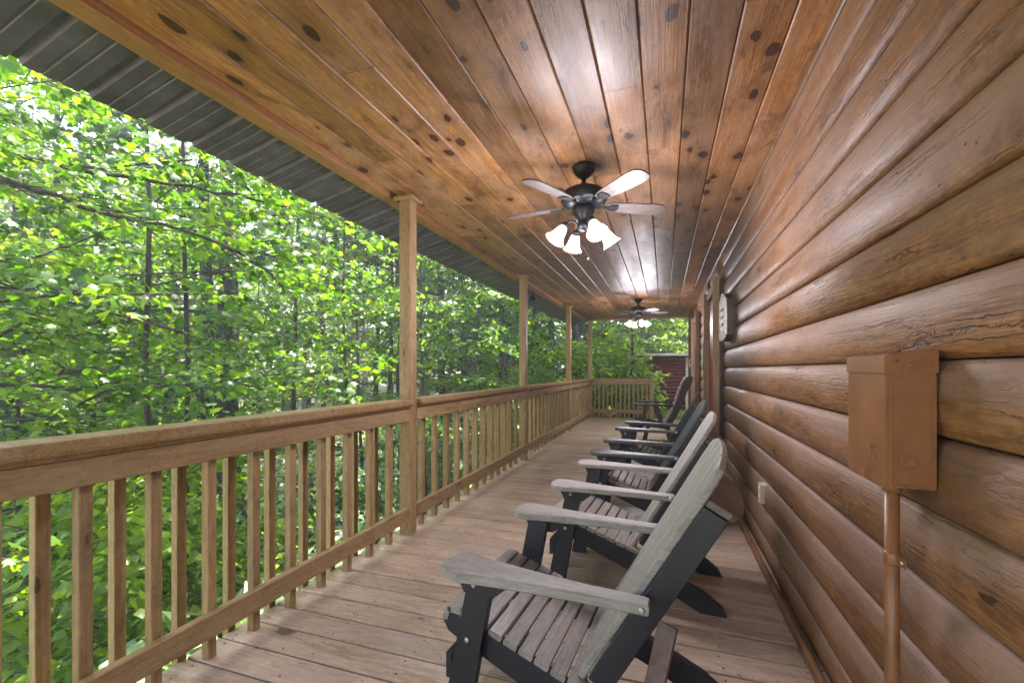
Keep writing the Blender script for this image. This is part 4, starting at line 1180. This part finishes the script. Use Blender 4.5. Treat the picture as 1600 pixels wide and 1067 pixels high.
# --- near trees beside the porch, each its own shape
near = [
    # px, depth, seed, H, spread, lo, nb, kwargs, label
    (-330, 3.0, 11, 7.0, 3.2, 0.36, 13, dict(az0=R(60), azr=1.6, r0=0.085, leaf=0.085, flat=0.5, limbs=LIMBS), "maple at the left edge whose long dark limbs reach across the view under the eave"),
    (225, 4.6, 12, 8.5, 2.5, 0.36, 14, dict(r0=0.042, leaf=0.085), "slender dark sapling left of centre, just beyond the nearest railing section"),
    (300, 5.4, 13, 8.5, 2.4, 0.38, 13, dict(r0=0.040, leaf=0.085, lean=(0.03, -0.05)), "thin leaning sapling to the right of the slender dark one"),
    (40, 6.6, 14, 8.0, 2.8, 0.42, 13, dict(r0=0.05, leaf=0.085, lmat='leaf_c'), "yellow green maple behind the nearest railing at far left"),
    (462, 9.2, 15, 9.5, 3.0, 0.34, 15, dict(r0=0.06, leaf=0.095, lmat='leaf_c'), "light green maple behind the middle of the first railing section"),
    (534, 7.4, 16, 7.8, 2.2, 0.3, 14, dict(r0=0.04, leaf=0.085), "thin forked tree just left of the nearest tall post"),
    (567, 7.8, 17, 7.6, 2.0, 0.3, 13, dict(r0=0.036, leaf=0.085), "thin crooked tree close beside the nearest tall post"),
    (740, 10.5, 18, 8.5, 2.6, 0.28, 15, dict(r0=0.05, leaf=0.11), "leafy young maple seen between the first and second tall posts"),
]
for px, d, seed, H, sp, lo, nb, kw, lab in near:
    x, y = PX(px, d)
    if 'limbs' in kw:
        gz = float(ground_z(x, y))
        kw['limbs'] = [([np.array(P3(*q)) - np.array((x, y, gz)) for q in L_], r_) for L_, r_ in kw['limbs']]
    ms = make_tree_meshes(seed, H, sp, lo=lo, nb=nb, per=16, kind='maple' if d < 6 else 'mid', at=(x, y, float(ground_z(x, y))), **kw)
    tot += ms[2]
    place_tree(ms, x, y, lab)

# --- trees of the forest: a handful of grown shapes, repeated at other turns and sizes
FT = [make_tree_meshes(31, 15, 4.6, lo=0.34, nb=19, per=14, leaf=0.17, kind='mid', lmat='leaf_a', r0=0.17, sub=8),
      make_tree_meshes(32, 17, 4.2, lo=0.38, nb=18, per=14, leaf=0.18, kind='mid', lmat='leaf_b', r0=0.20, sub=8),
      make_tree_meshes(33, 12, 3.8, lo=0.28, nb=19, per=14, leaf=0.16, kind='mid', lmat='leaf_c', r0=0.11, sub=8),
      make_tree_meshes(34, 9, 3.0, lo=0.22, nb=18, per=14, leaf=0.14, kind='mid', lmat='leaf_a', r0=0.07, sub=7)]
BG = [make_tree_meshes(41, 18, 5.5, lo=0.14, nb=24, per=11, leaf=0.34, kind='far', lmat='leaf_a', r0=0.22, sub=8),
      make_tree_meshes(42, 16, 5.5, lo=0.12, nb=24, per=11, leaf=0.34, kind='far', lmat='leaf_b', r0=0.20, sub=8),
      make_tree_meshes(43, 15, 5.0, lo=0.10, nb=22, per=11, leaf=0.34, kind='far', lmat='leaf_c', r0=0.16, sub=8)]
TR = [make_tree_meshes(51, 20, 3.8, lo=0.5, nb=14, per=14, leaf=0.2, kind='mid', lmat='leaf_b', r0=0.20, sub=7),
      make_tree_meshes(52, 18, 3.6, lo=0.55, nb=12, per=14, leaf=0.2, kind='mid', lmat='leaf_a', r0=0.16, sub=7, lean=(-0.12, 0.02))]
for m_ in FT + BG + TR: tot += m_[2]
named = [
    (345, 10.0, 0, 'TR', 1.0, "big dark trunk rising behind the saplings left of the nearest tall post"),
    (785, 15.5, 0, 'TR', 0.9, "straight dark trunk just left of the second tall post"),
    (860, 19.0, 0, 'TR', 0.9, "dark trunk between the second and third tall posts"),
    (915, 15.5, 1, 'TR', 0.95, "leaning dark trunk behind the third tall post"),
    (455, 17.0, 1, 'TR', 0.8, "greyish trunk far behind the middle of the first railing section"),
    (960, 19.0, 3, 'FT', 0.75, "young pale stemmed tree seen through the end of the porch"),
    (985, 24.0, 2, 'FT', 0.85, "yellow green tree behind the short end railing"),
    (988, 13.6, 2, 'FT', 0.5, "low leafy tree in front of the red building"),
    (1045, 23.0, 2, 'FT', 0.8, "light green tree standing behind the red building"),
    (1085, 24.0, 0, 'FT', 0.75, "tall tree behind the red building, beside the corner post"),
    (690, 14.0, 1, 'FT', 0.8, "dark green tree seen to the right of the nearest tall post"),
    (610, 12.5, 2, 'FT', 0.8, "bright tree right behind the nearest tall post"),
    (150, 11.0, 2, 'FT', 0.9, "tall bright tree behind the saplings at the left"),
    (-60, 9.5, 0, 'FT', 0.75, "broad tree at the far left edge beyond the maple limbs"),
    (-120, 7.2, 1, 'FT', 0.62, "dark green tree at the far left, closest of the dark leaved ones"),
    (90, 9.6, 1, 'FT', 0.8, "dark leaved tall tree behind the maple limbs at upper left"),
    (30, 13.5, 0, 'FT', 1.0, "tall tree behind the far left end of the railing"),
    (395, 14.5, 3, 'FT', 1.1, "bushy tree low behind the first railing section"),
    (250, 12.0, 3, 'FT', 1.0, "bushy tree behind the two thin saplings"),
]
rr = random.Random(5)
for px, d, k, S, sc, lab in named:
    x, y = PX(px, d)
    place_tree({'TR': TR, 'FT': FT}[S][k], x, y, lab, rz=rr.uniform(0, 6.28), sc=sc)
pts = []
def ok(x, y, dm):
    if x > -4.2 and y < 20: return False
    if -2.5 < x < 7 and 9 < y < 22: return False
    return all((x - a) ** 2 + (y - b) ** 2 > dm * dm for a, b in pts)
n = 0
for band, (d0, d1, num, dm) in enumerate([(9, 17, 13, 2.6), (17, 32, 28, 3.8), (32, 62, 44, 5.5)]):
    tries = 0; made = 0
    while made < num and tries < 4000:
        tries += 1
        ang = rr.uniform(R(-82), R(14))
        d = rr.uniform(d0, d1)
        x, y = d * math.sin(ang), d * math.cos(ang)
        if not ok(x, y, dm): continue
        pts.append((x, y)); made += 1
        if band == 0:
            ms = rr.choice(FT); sc = rr.uniform(0.6, 0.95)
            place_tree(ms, x, y, "leafy green tree in the middle of the woods beyond the railing", "mid distance forest trees", rz=rr.uniform(0, 6.28), sc=sc)
        elif band == 1:
            ms = rr.choice(BG + FT[:2] + TR[:1]); sc = rr.uniform(0.7, 1.05)
            place_tree(ms, x, y, "tall green tree deep in the woods beyond the railing", "deep forest trees", rz=rr.uniform(0, 6.28), sc=sc)
        else:
            ms = rr.choice(BG); sc = rr.uniform(0.8, 1.3)
            place_tree(ms, x, y, "distant tree closing off the view through the woods", "distant forest trees", rz=rr.uniform(0, 6.28), sc=sc)
# trees round the back of the house and behind the camera, seen only from other positions and in reflections
for (x, y, k) in ((-7, -6, 0), (-12, -3, 1), (-9, -11, 2), (-4, -9, 0), (6, 26, 1), (9, 21, 0), (3, 30, 2)):
    place_tree(FT[k], x, y, "tree at the edge of the clearing round the cabin", "trees round the clearing", rz=rr.uniform(0, 6.28), sc=0.9)

SB = [make_tree_meshes(61, 2.6, 1.5, lo=0.06, nb=22, per=15, leaf=0.11, kind='mid', lmat='leaf_c', r0=0.03, sub=7, rise=0.6),
      make_tree_meshes(62, 2.0, 1.3, lo=0.05, nb=22, per=15, leaf=0.11, kind='mid', lmat='leaf_d', r0=0.025, sub=7, rise=0.6)]
for i_, (px, d, k, sc, lab) in enumerate([
        (935, 13.2, 0, 0.85, "yellow green shrub just behind the far corner post"),
        (958, 14.5, 0, 1.15, "tall bright shrub seen over the short end railing"),
        (985, 13.3, 0, 0.85, "bright shrub in front of the left edge of the red building"),
        (1012, 20.0, 0, 1.6, "large shrub behind the roof of the red building"),
        (905, 15.0, 1, 1.3, "pale shrub between the third post and the corner post"),
        (870, 13.0, 0, 1.2, "bright shrub beyond the last section of side railing"),
        (845, 17.0, 1, 1.6, "pale shrub behind the gap between the second and third posts")]):
    x, y = PX(px, d)
    place_tree(SB[k], x, y, lab, rz=i_ * 1.3, sc=sc, cat="shrub", name="shrub")
for i_ in range(26):
    px = rr.uniform(-150, 820); d = rr.uniform(3.6, 10.5)
    x, y = PX(px, d)
    if x > -3.4: continue
    place_tree(SB[1 if rr.random() < 0.7 else 0], x, y, "pale green shrub on the slope seen through the railing", "shrubs on the slope below the deck", rz=rr.uniform(0, 6.28), sc=rr.uniform(0.6, 1.0), cat="shrub", name="shrub")

# --- undergrowth: low leafy cover on the slope
rg = np.random.default_rng(77)
n = 85000
ang = rg.uniform(R(-100), R(20), n); d = 2.5 + 30 * rg.uniform(0, 1, n) ** 1.4
x = d * np.sin(ang); y = d * np.cos(ang)
clump = np.sin(x * 1.7 + 2 * np.sin(y * 0.8)) * np.cos(y * 1.9 + np.sin(x * 1.1)) > -0.25
keep = (((x < -2.3) | (y > 11.6)) & clump & ~((x > -1.2) & (y > 11) & (y < 21)))
x, y, d = x[keep], y[keep], d[keep]
z = ground_z(x, y) + rg.uniform(0.03, 1.0, len(x)) ** 1.3 * (0.35 + 0.6 * (np.sin(x * 0.9) * np.cos(y * 1.3) > 0))
me = leaves_mesh("undergrowth", np.stack([x, y, z], 1), rg.uniform(0.09, 0.17, len(x)) * (1 + d / 25), rg.uniform(0, 6.28, len(x)), rg.normal(0.35, 0.35, len(x)), rg.normal(0, 0.4, len(x)), 'mid', M['leaf_d'])
tag(put("undergrowth", me), "low leafy cover on the forest slope below the railing", kind='stuff')
# grass by the steps at the far end
n = 16000
x = rg.uniform(-4, 3.5, n); y = rg.uniform(11.3, 20, n)
z = ground_z(x, y) - 0.01
me = leaves_mesh("grass", np.stack([x, y, z], 1), rg.uniform(0.05, 0.14, n), rg.uniform(0, 6.28, n), rg.normal(-1.1, 0.25, n), rg.normal(0, 0.3, n), 'far', M['grassblade'])
tag(put("grass", me), "short bright grass beyond the end of the deck", kind='stuff')
print("LEAVES", tot)

# ------------------------------------------------------------ misty air of the woods
t = NT('misty_air')
pv = t.n('VolumePrincipled')
pv.inputs['Color'].default_value = (0.93, 0.97, 1.0, 1)
pv.inputs['Density'].default_value = HAZE
pv.inputs['Anisotropy'].default_value = 0.2
t.l(pv.outputs[0], t.out.inputs['Volume'])
hz = MB().box((-201.7, -201.3, -62.0), (201.7, 212.9, 40.0)).build("haze", t.m)
tag(hz, kind='stuff')
